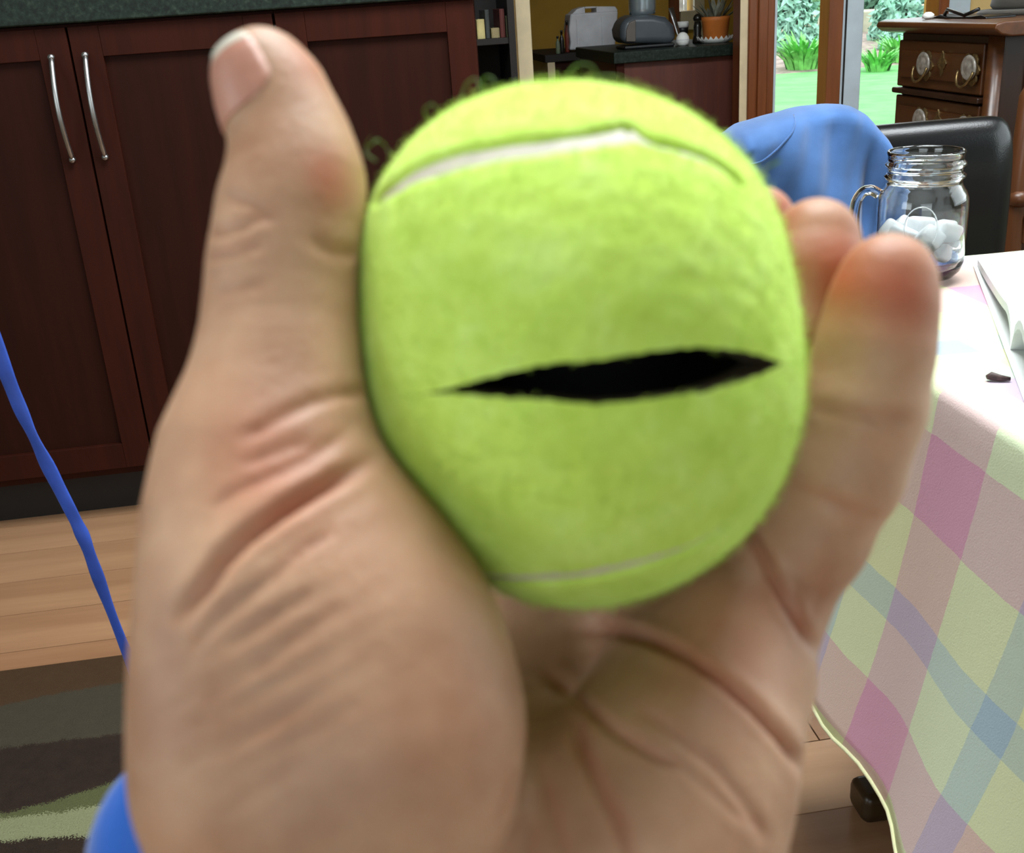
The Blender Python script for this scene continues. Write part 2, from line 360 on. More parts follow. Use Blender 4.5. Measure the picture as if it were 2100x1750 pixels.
# ================================================================== BOOKCASE between cabinet and casing
YS = 3.3
bx0, bx1 = .2, X(1059, YS)
bc = thing('bookcase', 'dark shelf unit in the gap between cherry cabinet and cream casing', 'bookcase', ((bx0+bx1)/2, YS+.12, 0))
m = MB().box(bx0, bx0+.02, YS, YS+.25, 0, 2); m.box(bx1-.02, bx1, YS, YS+.25, 0, 2); m.build('side_panel', 'kick', bc)
B(bx0+.02, bx1-.02, YS+.235, YS+.25, 0, 2).build('back_panel', 'kick', bc)
sz = [ZZ(1010, 79, YS), ZZ(1010, 79, YS)-.33, ZZ(1010, 79, YS)+.3]
for z in sz: B(bx0+.02, bx1-.02, YS+.005, YS+.235, z-.018, z).build('shelf', 'kick', bc, bevel=.002)
M['b1'] = m_plain('cream_box_card', (190, 176, 120), .7); M['b2'] = m_plain('dull_red_cloth', (92, 40, 34), .7); M['b3'] = m_plain('slate_cloth', (58, 62, 60), .7); M['b4'] = m_plain('olive_card', (74, 74, 50), .7); M['b5'] = m_plain('tan_card', (140, 126, 90), .7)
def book(px0, px1, py0, z, mat, label, name='book', cat='book'):
    x0, x1 = X(px0, YS, 60), X(px1, YS, 60); h = ZZ(px0, py0, YS)-sz[0]
    b = thing(name, label, cat, ((x0+x1)/2, YS+.1, z), 'things on the dark shelves')
    mm = MB().box(x0, x0+.003, YS+.02, YS+.16, z, z+h); mm.box(x1-.003, x1, YS+.02, YS+.16, z, z+h); mm.box(x0+.003, x1-.003, YS+.02, YS+.025, z, z+h)
    mm.build('cover', mat, b, bevel=.0012); B(x0+.003, x1-.003, YS+.025, YS+.156, z+.004, z+h-.004).build('pages', 'paper', b)
book(980, 996, 40, sz[0], 'b1', 'slim cream book at the left end of the dark shelf')
book(998, 1006, 20, sz[0], 'b3', 'slim slate book beside the cream book on the dark shelf')
book(1009, 1026, 58, sz[0], 'b5', 'short tan book in the middle of the dark shelf')
book(1028, 1038, 18, sz[0], 'b2', 'tall dull red book on the dark shelf')
book(1040, 1050, 32, sz[0], 'b4', 'olive book at the right end of the dark shelf')
book(984, 1004, 35, sz[1], 'b3', 'wide slate book low on the dark shelf unit')
book(1008, 1022, 42, sz[1], 'b4', 'olive book low on the dark shelf unit')
book(1026, 1044, 30, sz[1], 'b2', 'dull red book low on the dark shelf unit')

# ================================================================== KITCHEN BEYOND THE OPENING
YN = 3.8
M['redwood'] = m_wood('reddish_panel_wood', (72, 34, 24), (104, 52, 38), 'z', .5)
x0, x1 = X(1265, YN, 150), 1.365; zt = ZZ(1390, 98, YN)
ks = thing('kitchen_island', 'reddish-brown kitchen island end panel under a green top', 'cabinet', ((x0+x1)/2, YN+.3, 0))
B(x0, x1, YN+.02, YN+.62, .08, zt-.038).build('body', 'redwood', ks)
B(x0, X(1282, YN, 150), YN+.008, YN+.02, .08, zt-.038).build('corner_stile', 'cherry', ks, bevel=.002)
B(x0, x1, YN+.08, YN+.6, 0, .08).build('toe_kick', 'kick', ks)
tag(B(x0-.012, x1, YN-.01, YN+.64, zt-.038, zt).build('island_countertop', 'granite', bevel=.004), 'dark green stone top of the kitchen island under the appliances', 'countertop')
YJ = 4.55
jx0, jx1 = X(1122, YJ, 110), x0+.25; zj = ZZ(1215, 106, YJ)
kc = thing('kitchen_counter_unit', 'dark kitchen cabinet with drawers behind the white jug', 'cabinet', ((jx0+jx1)/2, YJ+.3, 0))
B(jx0+.03, jx1, YJ+.02, YJ+.6, .08, zj-.03).build('body', 'cherry_panel', kc)
B(jx0, jx0+.03, YJ+.0, YJ+.6, 0, zj-.03).build('end_panel', 'cream', kc)
B(jx0-.01, jx1, YJ, YJ+.6, zj-.03, zj).build('top', 'kick', kc, bevel=.003)
for a, b in ((.035, .2), (.205, .42)):
    dz = B(jx0+.05, jx1-.01, YJ+.004, YJ+.02, zj-.03-b, zj-.03-a).build('drawer', 'cherry', kc, bevel=.002)
    q = (jx0+jx1)/2+.03; MB().tube([(q-.06, YJ+.004, zj-.03-(a+b)/2), (q-.055, YJ-.015, zj-.03-(a+b)/2), (q+.055, YJ-.015, zj-.03-(a+b)/2), (q+.06, YJ+.004, zj-.03-(a+b)/2)], .004, 8).build('handle', 'steel', dz, smooth=True)
# white jug
t = NT('milky_plastic'); t.col(t.ramp(t.noise(t.coords(), 12), [(.3, lin((196, 196, 200))), (.7, lin((222, 222, 226)))])); t.setp(Roughness=.4); t.b.inputs['Subsurface Weight'].default_value = .2; t.b.inputs['Subsurface Radius'].default_value = (.02, .02, .02); M['jug'] = t.m
YG = YJ+.06
def gp(px, py, Y=None): q = ony(px, py, Y or YG); return (q[0], q[2])
jug = thing('water_jug', 'milky white plastic water container with moulded grip on kitchen counter', 'jug', (X(1216, YG, 100), YG+.05, zj))
out = [gp(1168, 103), gp(1264, 105), gp(1262, 92), gp(1266, 55), gp(1268, 22), gp(1262, 13), gp(1202, 14), gp(1184, 20), gp(1170, 28), gp(1167, 60), gp(1170, 88)]
out = [(a, max(b, zj)) for a, b in out]
hole = [gp(1201, 18), gp(1224, 17.5), gp(1224, 26), gp(1203, 26.5)]
# body around the grip hole: left, right, below, above
L_, R_, T_, Bm = hole[0][0], hole[1][0], hole[0][1], hole[3][1]
mb = MB()
cxs = [p[0] for p in out]; 
low = [out[0], out[1], out[2], out[3], (out[4][0], Bm), (out[10][0], Bm), out[9], out[10]]
low = [gp(1168, 103), gp(1264, 105), gp(1262, 92), gp(1266, 55), (gp(1268, 26)[0], Bm), (gp(1170, 26)[0], Bm), gp(1167, 60), gp(1170, 88)]
low = [(a, max(b, zj)) for a, b in low]
mb.prism(low, 'y', YG, YG+.12)
mb.build('body', 'jug', jug, smooth=False, bevel=.008, seg=3)
tb = MB()
tb.prism([(low[5][0]+.004, Bm-.004), (L_, Bm-.004), (L_, T_), gp(1200, 13.5), gp(1184, 19)], 'y', YG+.01, YG+.11)
tb.prism([(R_, Bm-.004), (low[4][0]-.001, Bm-.004), gp(1268, 20), gp(1263, 13), (R_, gp(1224, 13)[1])], 'y', YG+.01, YG+.11)
tb.prism([(L_, T_), (R_, T_), (R_, gp(1224, 13)[1]), gp(1200, 13.5)], 'y', YG+.012, YG+.108)
tb.build('grip', 'jug', jug, bevel=.004)
for px in (1184, 1235): B(X(px, YG, 60)-.003, X(px, YG, 60)+.003, YG-.003, YG+.002, zj+.02, Bm-.02).build('rib', 'jug', jug, bevel=.001)
# small bottles left of the jug
M['dark'] = m_plain('dark_glaze', (30, 26, 22), .3); M['redp'] = m_plain('dull_red_plastic', (110, 44, 30), .5); M['greenp'] = m_plain('sage_ceramic', (104, 116, 92), .5)
def bottle(px, py, wpx, Y, z, mat, label, neck=True, cap='dark'):
    q = ony(px, py, Y); s_ = abs(X(px+1, Y, py)-X(px, Y, py)); r = wpx*s_/2; h = q[2]-z; yc = Y+r
    b = thing('bottle', label, 'bottle', (q[0], yc, z), 'small bottles by the jug')
    pr = [(r*.9, 0), (r, h*.05), (r, h*.55), (r*.75, h*.68), (r*.4, h*.76), (r*.4, h*.86)]
    MB().lathe(pr, (q[0], yc, z), 20).build('body', mat, b, smooth=True)
    MB().lathe([(r*.5, h*.86), (r*.52, h*.98), (r*.44, h)], (q[0], yc, z), 20).build('cap', cap, b, smooth=True)
bottle(1163, 42, 11, YG+.03, zj, 'redp', 'dull red bottle partly behind the white jug')
bottle(1152, 62, 10, YG-.02, zj, 'dark', 'dark bottle at the left of the white jug')
bottle(1144, 74, 9, YG-.04, zj, 'greenp', 'short sage bottle nearest the kitchen wall')
# dark grey breadmaker-like appliance with glass jar
YA = YN+.1
M['greyplastic'] = m_plain('charcoal_plastic', (74, 80, 86), .35, .06); M['blackplastic'] = m_plain('black_plastic', (24, 25, 27), .4); M['brownplastic'] = m_plain('warm_grey_plastic', (92, 84, 78), .4, .06)
def ap(px, py, Y=YA): q = ony(px, py, Y); return (q[0], q[2])
M['bowlsteel'] = m_plain('pale_polished_steel', (176, 190, 198), .22, .05, 30, .7)
fp = thing('food_processor', 'rounded charcoal food processor base with pale steel bowl on island', 'appliance', (X(1325, YA, 95), YA+.12, zt))
poly = [ap(1276, 90), ap(1272, 62), ap(1280, 40), ap(1300, 31), ap(1340, 30), ap(1368, 35), ap(1384, 52), ap(1388, 75), ap(1384, 90)]
mb = MB().prism(poly, 'y', YA, YA+.15); mb.build('housing', 'greyplastic', fp, bevel=.03, seg=5)
mb = MB().prism([ap(1284, 86), ap(1284, 62), ap(1290, 46), ap(1304, 40), ap(1304, 86)], 'y', YA-.003, YA+.02); mb.build('control_panel', 'brownplastic', fp, bevel=.004)
z0 = ap(1320, 92)[1]; mb = MB().box(ap(1282, 95)[0], ap(1386, 95)[0], YA+.01, YA+.14, zt, z0); mb.build('base', 'blackplastic', fp, bevel=.006)
cx = X(1328, YA, 30); zb_ = ap(1330, 30)[1]
rr = abs(X(1356, YA, 20)-X(1302, YA, 20))/2
MB().lathe([(rr*.96, 0), (rr, .02), (rr*1.06, .2), (rr*1.06, .205), (rr*1.02, .205), (rr*.94, .02), (rr*.5, .008)], (cx, YA+.07, zb_), 32, True, True).build('bowl', 'bowlsteel', fp, smooth=True)
MB().lathe([(rr*.3, 0), (rr*.34, .1), (rr*.8, .11), (rr*.82, .125), (rr*.1, .13)], (cx, YA+.07, zb_+.01), 24).build('blade_disc', 'steel', fp, smooth=True)
# steel peeler/bar leaning
q0, q1 = ony(1376, 16, YA+.05), ony(1398, 92, YA+.02)
tag(MB().tube([q0, q0*.7+q1*.3, q0*.3+q1*.7, (q1[0], q1[1], zt+.008)], [.013, .012, .009, .007], 12, flat=[.2]*4).build('spatula', 'steel', smooth=True), 'steel spatula leaning on the charcoal food processor', 'utensil')
# black mug with white lid
def lath(name, px, pyt, pyb, wpx, Y, z, prof, mat, lab, cat):
    q = ony(px, pyt, Y); s_ = abs(X(px+1, Y, pyt)-X(px, Y, pyt)); r = wpx*s_/2; h = q[2]-z
    b = thing(name, lab, cat, (q[0], Y+r, z)); b['_r'] = r; b['_h'] = h
    for nm, mt, pr in prof: MB().lathe([(a*r, c_*h) for a, c_ in pr], (q[0], Y+r, z), 28).build(nm, mt, b, smooth=True)
    del b['_r']; del b['_h']; return b
lath('travel_mug', 1403, 44, 95, 24, YA+.22, zt, [('body', 'blackplastic', [(.7, 0), (.78, .05), (.95, .6), (1, .72)]), ('lid', 'white', [(1.04, .72), (1.06, .95), (.9, 1)])], None, 'black travel mug with white lid behind the white egg timer', 'mug')
lath('egg_timer', 1404, 66, 95, 27, YA-.02, zt, [('body', 'white', [(.5, 0), (.82, .1), (1, .38), (.92, .65), (.62, .88), (.3, .98), (.05, 1)]), ('dial_ring', 'jug', [(.96, .42), (1.01, .44), (1.01, .47), (.96, .49)])], None, 'white egg-shaped kitchen timer on the island', 'timer')
# dark stand and orange pot with paper ring
lath('pepper_mill', 1434, 28, 95, 22, YA+.1, zt, [('body', 'dark', [(.9, 0), (.95, .1), (.6, .3), (.75, .55), (.55, .75)]), ('head', 'dark', [(.7, .76), (.85, .85), (.6, .95), (.15, 1)])], None, 'tall dark pepper mill left of the orange pot', 'mill')
M['terra'] = m_plain('orange_terracotta', (196, 112, 44), .6, .08, 15)
pot = lath('terracotta_pot', 1477, 33, 90, 57, YA+.02, zt+.008, [('pot', 'terra', [(.78, 0), (.82, .02), (.98, .8), (1.0, .82), (1.0, .98), (.93, 1), (.9, .9), (.2, .88)])], None, 'orange terracotta pot on a white frilled plate', 'pot')
q = ony(1477, 33, YA+.02); r_pot = abs(X(1478, YA, 60)-X(1477, YA, 60))*28.5; pcx, pcy = q[0], YA+.02+r_pot; zp = q[2]
mb = MB(); n = 44
ring = []
for k in range(n):
    a = 2*pi*k/n; ring.append((a, 1.28+.05*(k % 2)))
vs_ = []; 
for rr_, zz_ in ((.3, .001), (.85, .001), (1.0, .004)):
    for a, e in ring: vs_.append((pcx+r_pot*rr_*cos(a), pcy+r_pot*rr_*sin(a), zt+zz_))
for a, e in ring: vs_.append((pcx+r_pot*e*cos(a), pcy+r_pot*e*sin(a), zt+.012+.012*((e > 1.3))))
fs_ = [(i*n+k, i*n+(k+1) % n, (i+1)*n+(k+1) % n, (i+1)*n+k) for i in range(3) for k in range(n)]
tag(MB().add(vs_, fs_).build('frilled_plate', 'white', smooth=True, solid=.0025), 'white frilled paper plate under the orange pot', 'plate')
M['greyplant'] = m_plain('grey_green_leaf', (112, 112, 96), .7, .2, 60)
pl = thing('potted_plant', 'grey-green plant in the orange pot', 'plant', (pcx, pcy, zp-.03))
mb = MB()
for k in range(46):
    a = random.random()*2*pi; el = .5+random.random()*.9; L = .05+random.random()*.06
    b0 = Vector((pcx+.5*r_pot*cos(a)*random.random(), pcy+.5*r_pot*sin(a)*random.random(), zp-.02)); d = Vector((cos(a)*cos(el), sin(a)*cos(el), sin(el)))
    s2 = Vector((-sin(a), cos(a), 0))*.009
    mb.add([b0, b0+d*L*.5+s2, b0+d*L, b0+d*L*.5-s2], [(0, 1, 2, 3)])
mb.build('foliage', 'greyplant', pl)
MB().tube([(pcx, pcy, zp-.03), (pcx, pcy, zp+.02)], .006, 8).build('stem', 'greyplant', pl)
# low wooden stool in front of the island
YT = 3.2; lz = ZZ(1466, 283, YT); sx0, sx1 = X(1330, YT, 290), X(1500, YT, 290)
st = thing('wooden_stool', 'low oak stool in front of the kitchen island beside the blue cloth', 'stool', ((sx0+sx1)/2, YT+.14, 0))
B(sx0, sx1, YT, YT+.28, lz-.03, lz).build('seat', 'plank', st, bevel=.006)
for a in (sx0+.03, sx1-.06):
    for b in (YT+.02, YT+.23): B(a, a+.03, b, b+.03, 0, lz-.03).build('leg', 'plank', st, bevel=.004)
for b in (YT+.03, YT+.24): B(sx0+.06, sx1-.06, b, b+.015, lz-.085, lz-.03).build('apron', 'plank', st)

# ================================================================== GARDEN
M['lawn'] = m_plain('lawn_green', (104, 172, 98), .9, .12, 3, 0, .5, 60)
M['mulch'] = m_plain('pinkish_bark_mulch', (150, 132, 122), .95, .25, 6)
M['stone'] = m_plain('pale_stone', (176, 172, 150), .9, .12, 3)
M['fence'] = m_plain('weathered_fence_wood', (126, 118, 110), .9, .12, 4)
M['leaf_strap'] = m_plain('bright_strap_leaf', (112, 186, 92), .6, .2, 8)
M['leaf_pale'] = m_plain('pale_blue_green_leaf', (140, 186, 164), .6, .2, 8)
M['leaf_mid'] = m_plain('mid_green_leaf', (96, 140, 96), .6, .25, 8)
M['leaf_dark'] = m_plain('dark_green_leaf', (60, 96, 74), .6, .25, 8)
struct(B(-6, 24, 3.75, 14.4, -.3, -.1).build('lawn', 'lawn'), 'bright green garden lawn')
mb = MB().prism([(14.4, -.3), (14.4, -.1), (17, -.02), (19.5, .12), (19.5, -.3)], 'x', -6, 26); struct(mb.build('planting_bank', 'mulch'), 'bark-covered planting bank')
mb = MB().prism([(19.9, -.3), (19.9, .42), (27, .5), (40, .55), (40, -.3)], 'x', -8, 40); struct(mb.build('upper_lawn', 'stone'), 'pale upper terrace ground')
wl = thing('stone_edging', 'low pale stone retaining wall across the garden', 'wall', (9, 19.7, 0))
xx = 2.0
while xx < 16:
    L = .45+random.random()*.5; B(xx, xx+L-.02, 19.45+random.random()*.05, 19.95, .05, .45+random.random()*.05).build('stone', 'stone', wl, bevel=.03); xx += L
fe = thing('garden_fence', 'grey weathered board fence at the back of the garden', 'fence', (14, 27, .5))
for k in range(70):
    a = 4+k*.3; B(a, a+.28, 27, 27.04, .45, 2.4+random.random()*.05).build('board', 'fence', fe)
def leaf_bush(name, c, rx, ry, rz, n, ls, mat, label, cat='shrub', seed=0):
    r = np.random.default_rng(seed); b = thing(name, label, cat, c)
    d = r.normal(size=(n, 3)); d /= np.linalg.norm(d, axis=1)[:, None]; d[:, 2] = np.abs(d[:, 2])*1.0-.12
    rad = .62+.38*r.random(n)**.6
    P0 = d*rad[:, None]*np.array([rx, ry, rz]); P0[:, 2] = np.maximum(P0[:, 2]+rz*.12, .02)
    nn = d+r.normal(size=(n, 3))*.55; nn /= np.linalg.norm(nn, axis=1)[:, None]
    tt_ = np.cross(nn, r.normal(size=(n, 3))); tt_ /= np.linalg.norm(tt_, axis=1)[:, None]; bb = np.cross(nn, tt_)
    s_ = (ls*(.6+.8*r.random(n)))[:, None]
    V = np.stack([P0-tt_*s_, P0+bb*s_*.42+nn*s_*.1, P0+tt_*s_, P0-bb*s_*.42+nn*s_*.1], 1).reshape(-1, 3)+np.array(c)
    F = np.arange(4*n).reshape(n, 4)
    o = finish(numpy_mesh('foliage', V, F), 'foliage', mat, b); o['kind'] = 'stuff'
    m_ = MB()
    for k in range(5):
        a = 2*pi*k/5; m_.tube([(c[0], c[1], c[2]), (c[0]+rx*.3*cos(a), c[1]+ry*.3*sin(a), c[2]+rz*.4), (c[0]+rx*.5*cos(a), c[1]+ry*.5*sin(a), c[2]+rz*.75)], [.02*rz+.01, .015*rz+.008, .005], 6)
    m_.build('stem', 'fence', b)
def strap_clump(c, h, n, label, seed):
    r = random.Random(seed); b = thing('strap_leaf_clump', label, 'plant', c, 'strap-leaved clumps along the lawn'); m_ = MB()
    for k in range(n):
        a = r.random()*2*pi; b0 = .42*h*r.random()**.6; L = h*(.7+.6*r.random()); out_ = L*(.35+.55*r.random()); wd = .022*h/.6+.012
        pr = []
        for i in range(5):
            t_ = i/4; rr_ = b0+out_*t_**1.3; zz_ = L*(1.25*t_-.62*t_*t_*(out_/L+.35)); pr.append((c[0]+cos(a)*rr_, c[1]+sin(a)*rr_, c[2]+max(zz_, 0)))
        vs_ = []
        for i, p_ in enumerate(pr):
            w_ = wd*(1-(i/4)**2*.95); vs_ += [(p_[0]-sin(a)*w_, p_[1]+cos(a)*w_, p_[2]), (p_[0]+sin(a)*w_, p_[1]-cos(a)*w_, p_[2])]
        m_.add(vs_, [(2*i, 2*i+1, 2*i+3, 2*i+2) for i in range(4)])
    o = m_.build('leaves', 'leaf_strap', b); o['kind'] = 'stuff'
q = onz(1645, 143, -.1); strap_clump((q[0], q[1], -.1), .52, 150, 'bright strap-leaved clump at the lawn edge seen in the left pane', 3)
q = onz(1800, 146, -.1); strap_clump((q[0], q[1], -.1), .34, 110, 'low strap-leaved clump at the lawn edge seen in the right pane', 5)
q = onz(1850, 128, -.1); strap_clump((q[0], q[1], -.1), .42, 110, 'strap-leaved clump showing beside the dresser edge', 8)
q = ony(1625, 72, 17.5); leaf_bush('garden_shrub', (q[0], 17.5, -.0), .42, .42, 1.2, 900, .09, 'leaf_pale', 'pale blue-green tall shrub in the left pane', seed=1)
q = ony(1668, 40, 20.6); leaf_bush('garden_shrub', (q[0], 20.6, .42), .35, .4, .55, 700, .07, 'leaf_mid', 'mid-green rounded shrub behind the stone wall in the left pane', seed=2)
q = ony(1872, 55, 18.0); leaf_bush('garden_shrub', (q[0], 18.0, .05), .75, .6, .95, 1300, .09, 'leaf_pale', 'wide pale green shrub above the dresser top', seed=3)
q = ony(1795, 20, 22); leaf_bush('garden_shrub', (q[0], 22, .44), .5, .5, .5, 700, .09, 'leaf_dark', 'dark green shrub at the back of the garden in the right pane', seed=4)
q = ony(1845, 92, 16.6); leaf_bush('garden_shrub', (q[0], 16.6, -.05), .32, .32, .42, 500, .07, 'leaf_pale', 'small pale shrub low on the bank beside the dresser', seed=6)

# ================================================================== ANTIQUE DRESSER
# stands along the right-hand side, its front facing left; local frame: x along the front (0 = far end), y into the body
XD = 1.33
YFAR = (XD-.012)*ray(1847, 66)[1]/ray(1847, 66)[0]; YNEAR = XD*ray(2064, 60)[1]/ray(2064, 60)[0]; DW = YFAR-YNEAR
def dloc(px, py):   # pixel on the front plane -> (s, z)
    d = ray(px, py); q = CC+d*(XD/d[0]); return YFAR-q[1], q[2]
ZT = dloc(1846, 66)[1]
dr = thing('antique_dresser', 'antique walnut chest with ornate drawer pulls by the garden door', 'dresser', (0, 0, 0))
B(0, DW, 0, .48, .06, ZT).build('body', 'dresserdark', dr, bevel=.003)
prof = [(-.05, ZT+.016), (-.035, ZT+.005), (-.012, ZT), (.5, ZT), (.5, ZT+.030), (-.028, ZT+.030), (-.046, ZT+.026)]
MB().prism(prof, 'x', -.055, DW+.04).build('top', 'dresserwood', dr, bevel=.004)
B(.004, DW-.03, -.008, 0, ZT-.022, ZT).build('frieze', 'dresserdark', dr, bevel=.003)
def dfr(px, py, e): d = ray(px, py); q = CC+d*((XD-e)/d[0]); return YFAR-q[1], q[2]
cA, cB, cE = dfr(1888, 130, .036), dfr(1981, 136, .036), dfr(1932, 122, .026)
def drawer(z0, z1):
    o = B(.008, DW-.045, -.018, 0, z0, z1).build('drawer', 'dresserwood', dr, bevel=.004)
    B(.035, DW-.075, -.024, -.017, z0+.022, z1-.022).build('drawer_panel', 'dresserwood', o, bevel=.005)
    zc = (z0+z1)/2+.004
    for cx_ in (cA[0], cB[0]):
        pr = MB(); n_ = 32; ringv = [(cx_+.034*(1+.14*cos(8*2*pi*k/n_))*cos(2*pi*k/n_), zc-.004+.033*(1+.14*cos(6*2*pi*k/n_))*sin(2*pi*k/n_)) for k in range(n_)]
        pr.prism(ringv, 'y', -.0275, -.023); pr.build('pull_plate', 'brass', o, bevel=.001)
        mm = MB(); mm.lathe([(.026, 0), (.028, .003), (.024, .006), (.019, .004), (.013, .0055), (.001, .007)], (0, 0, 0), 28, True, True)
        mm.v = [(cx_+a*1.05, -.0275-c_, zc+b*.95) for a, b, c_ in mm.v]; mm.build('pull_boss', 'pewter', o, smooth=True)
        MB().tube([(cx_+.030*cos(a), -.036-.010*abs(sin(a)), zc-.006+.032*sin(a)) for a in np.linspace(pi, 2*pi, 15)], .003, 8).build('bail', 'brass', o, smooth=True)
    n_ = 16
    MB().prism([(cE[0]+.014*(1+.35*cos(4*2*pi*k/n_))*cos(2*pi*k/n_), zc+.004+.022*(1+.25*cos(4*2*pi*k/n_))*sin(2*pi*k/n_)) for k in range(n_)], 'y', -.027, -.023).build('escutcheon', 'brass', o, bevel=.0008)
zA1, zA0 = dloc(1850, 80)[1], dloc(1850, 174)[1]; drawer(zA0, zA1)
hgt = zA1-zA0
zz = zA0-.02
B(-.002, DW-.04, -.026, 0, zA0-.016, zA0-.003).build('bead_moulding', 'dresserdark', dr, bevel=.004)
while zz-hgt > .12:
    drawer(zz-hgt, zz); zz -= hgt+.016
MB().tube([(DW-.018, -.006, .06), (DW-.018, -.006, ZT)], .018, 12).build('corner_column', 'dresserwood', dr, smooth=True)
for a in (.01, DW-.06):
    for b in (.02, .42): B(a, a+.05, b, b+.05, 0, .06).build('foot', 'dresserdark', dr, bevel=.008)
B(DW, DW+.006, .05, .43, .12, ZT-.04).build('end_panel', 'dresserdark', dr, bevel=.003)
def place_d(o): o.location = (XD, YFAR, 0); o.rotation_euler = (0, 0, -pi/2)
place_d(dr)
M['hatfelt'] = m_cloth('grey_brown_felt', (66, 62, 56)); M['blackbag'] = m_plain('glossy_black_leather', (14, 14, 17), .3)
zt2 = ZT+.0303
def dtop(px, py, dd):   # pixel on a vertical plane dd behind the front -> (s, z)
    d = ray(px, py); q = CC+d*((XD+dd)/d[0]); return YFAR-q[1], q[2]
hc = dtop(2092, 30, .18)[0]
hat = thing('felt_cap', 'grey-brown felt cap lying on the antique chest', 'cap', (0, 0, 0))
MB().lathe([(.075, .012), (.082, .02), (.078, .042), (.06, .060), (.03, .070), (.002, .072)], (hc, .20, zt2), 28).build('crown', 'hatfelt', hat, smooth=True)
MB().lathe([(.05, 0), (.098, 0), (.102, .006), (.095, .012), (.05, .012)], (hc, .20, zt2), 32, sy=1.1).build('brim', 'hatfelt', hat, smooth=True)
place_d(hat)
bp = [(1893, 46), (1925, 43), (1936, 29), (1950, 33), (1972, 36), (2000, 33), (2020, 30), (2030, 34), (2030, 47)]
poly = [dtop(a, b, .03) for a, b in bp]; poly = [(a, max(b, zt2+.004)) for a, b in poly]
poly = [(poly[0][0], zt2)]+poly[1:-1]+[(poly[-1][0], zt2)]
bag = thing('leather_pouch', 'limp black leather pouch beside the cap on the chest', 'pouch', (0, 0, 0))
MB().prism(poly, 'y', .02, .09).build('body', 'blackbag', bag, bevel=.006, seg=3)
MB().tube([(poly[2][0], .03, poly[2][1]-.004), (poly[2][0]+.05, .01, zt2+.02), (poly[5][0], .005, zt2+.008), (poly[6][0], .015, zt2+.02)], .004, 8).build('strap', 'blackbag', bag, smooth=True)
place_d(bag)
q = dtop(1903, 42, .0)[0]
tr_ = MB().lathe([(.006, 0), (.013, .003), (.013, .010), (.006, .015), (.001, .0155)], (q, .0, zt2), 20).build('trinket', 'white', smooth=True); place_d(tr_)
tag(tr_, 'tiny white trinket on the chest edge beside the black pouch', 'trinket')
# wooden carved chair at the right edge
YO = 1.80
ox = X(2087, YO, 250); ozt = ZZ(2095, 174, YO)
oc = thing('carved_wooden_chair', 'carved brown wooden chair cut off by the right edge', 'chair', (ox+.2, YO-.2, 0))
M['chairwood'] = m_wood('brown_chair_wood', (54, 28, 14), (104, 62, 34), 'z', .35)
for a in (ox, ox+.38):
    MB().tube([(a+.017, YO, 0), (a+.017, YO, .45), (a+.017, YO+.01, .6), (a+.017, YO, ozt-.02), (a+.017, YO, ozt)], [.015, .017, .018, .017, .008], 12).build('back_post', 'chairwood', oc, smooth=True)
    MB().lathe([(.012, 0), (.020, .008), (.020, .02), (.012, .028)], (a+.017, YO, .62), 16).build('turned_ring', 'chairwood', oc, smooth=True)
for z in (ozt-.1, .62, .55): B(ox+.03, ox+.385, YO-.008, YO+.01, z, z+.05).build('back_rail', 'chairwood', oc, bevel=.004)
for k in range(4): MB().tube([(ox+.09+k*.075, YO, .66), (ox+.09+k*.075, YO, ozt-.1)], .008, 8).build('spindle', 'chairwood', oc, smooth=True)
B(ox, ox+.42, YO-.4, YO, .42, .45).build('seat', 'chairwood', oc, bevel=.008)
for a in (ox+.02, ox+.37): MB().tube([(a+.015, YO-.38, 0), (a+.015, YO-.38, .42)], [.012, .018], 10).build('leg', 'chairwood', oc, smooth=True)

# ================================================================== BLACK LEATHER CHAIR + BLUE GARMENT
YQ = 1.57
lc = thing('leather_dining_chair', 'black leather dining chair pushed up behind the table', 'chair', (.8, YQ-.2, 0))
cx0, cx1 = X(1562, YQ, 250), X(2076, YQ, 330); zc1 = ZZ(1950, 238, YQ)
mb = MB(); prof = []
pts2 = [(YQ-.035, .40), (YQ-.035, zc1-.06), (YQ-.02, zc1-.018), (YQ+.005, zc1), (YQ+.03, zc1-.012), (YQ+.035, zc1-.06), (YQ+.035, .40)]
NX = 14; cols = []
for i in range(NX+1):
    t_ = i/NX; x = cx0+(cx1-cx0)*t_; e = min(t_, 1-t_)*NX; k = 1-.55*max(0, 1-e/1.0)**2
    dzz = -.012*max(0, 1-e/1.2)**2
    cols.append([(x, YQ+(a-YQ)*k, b+(dzz if b > .7 else 0)) for a, b in pts2])
n = len(pts2); vs_ = [q for c_ in cols for q in c_]
fs_ = [(i*n+k, (i+1)*n+k, (i+1)*n+k+1, i*n+k+1) for i in range(NX) for k in range(n-1)]
fs_ += [(i*n+n-1, (i+1)*n+n-1, (i+1)*n, i*n) for i in range(NX)]
fs_ += [tuple(range(n)), tuple(NX*n+k for k in range(n))[::-1]]
mb.add(vs_, fs_).build('backrest', 'leather', lc, smooth=True, sub=2)
B(cx0+.01, cx1-.01, YQ-.37, YQ-.035, .40, .47).build('seat', 'leather', lc, bevel=.018, seg=3)
for a in (cx0+.05, cx1-.075):
    B(a, a+.035, YQ-.35, YQ-.315, 0, .40).build('leg', 'footwood', lc, bevel=.003)
    B(a, a+.035, YQ-.005, YQ+.03, 0, .40).build('leg', 'footwood', lc, bevel=.003)
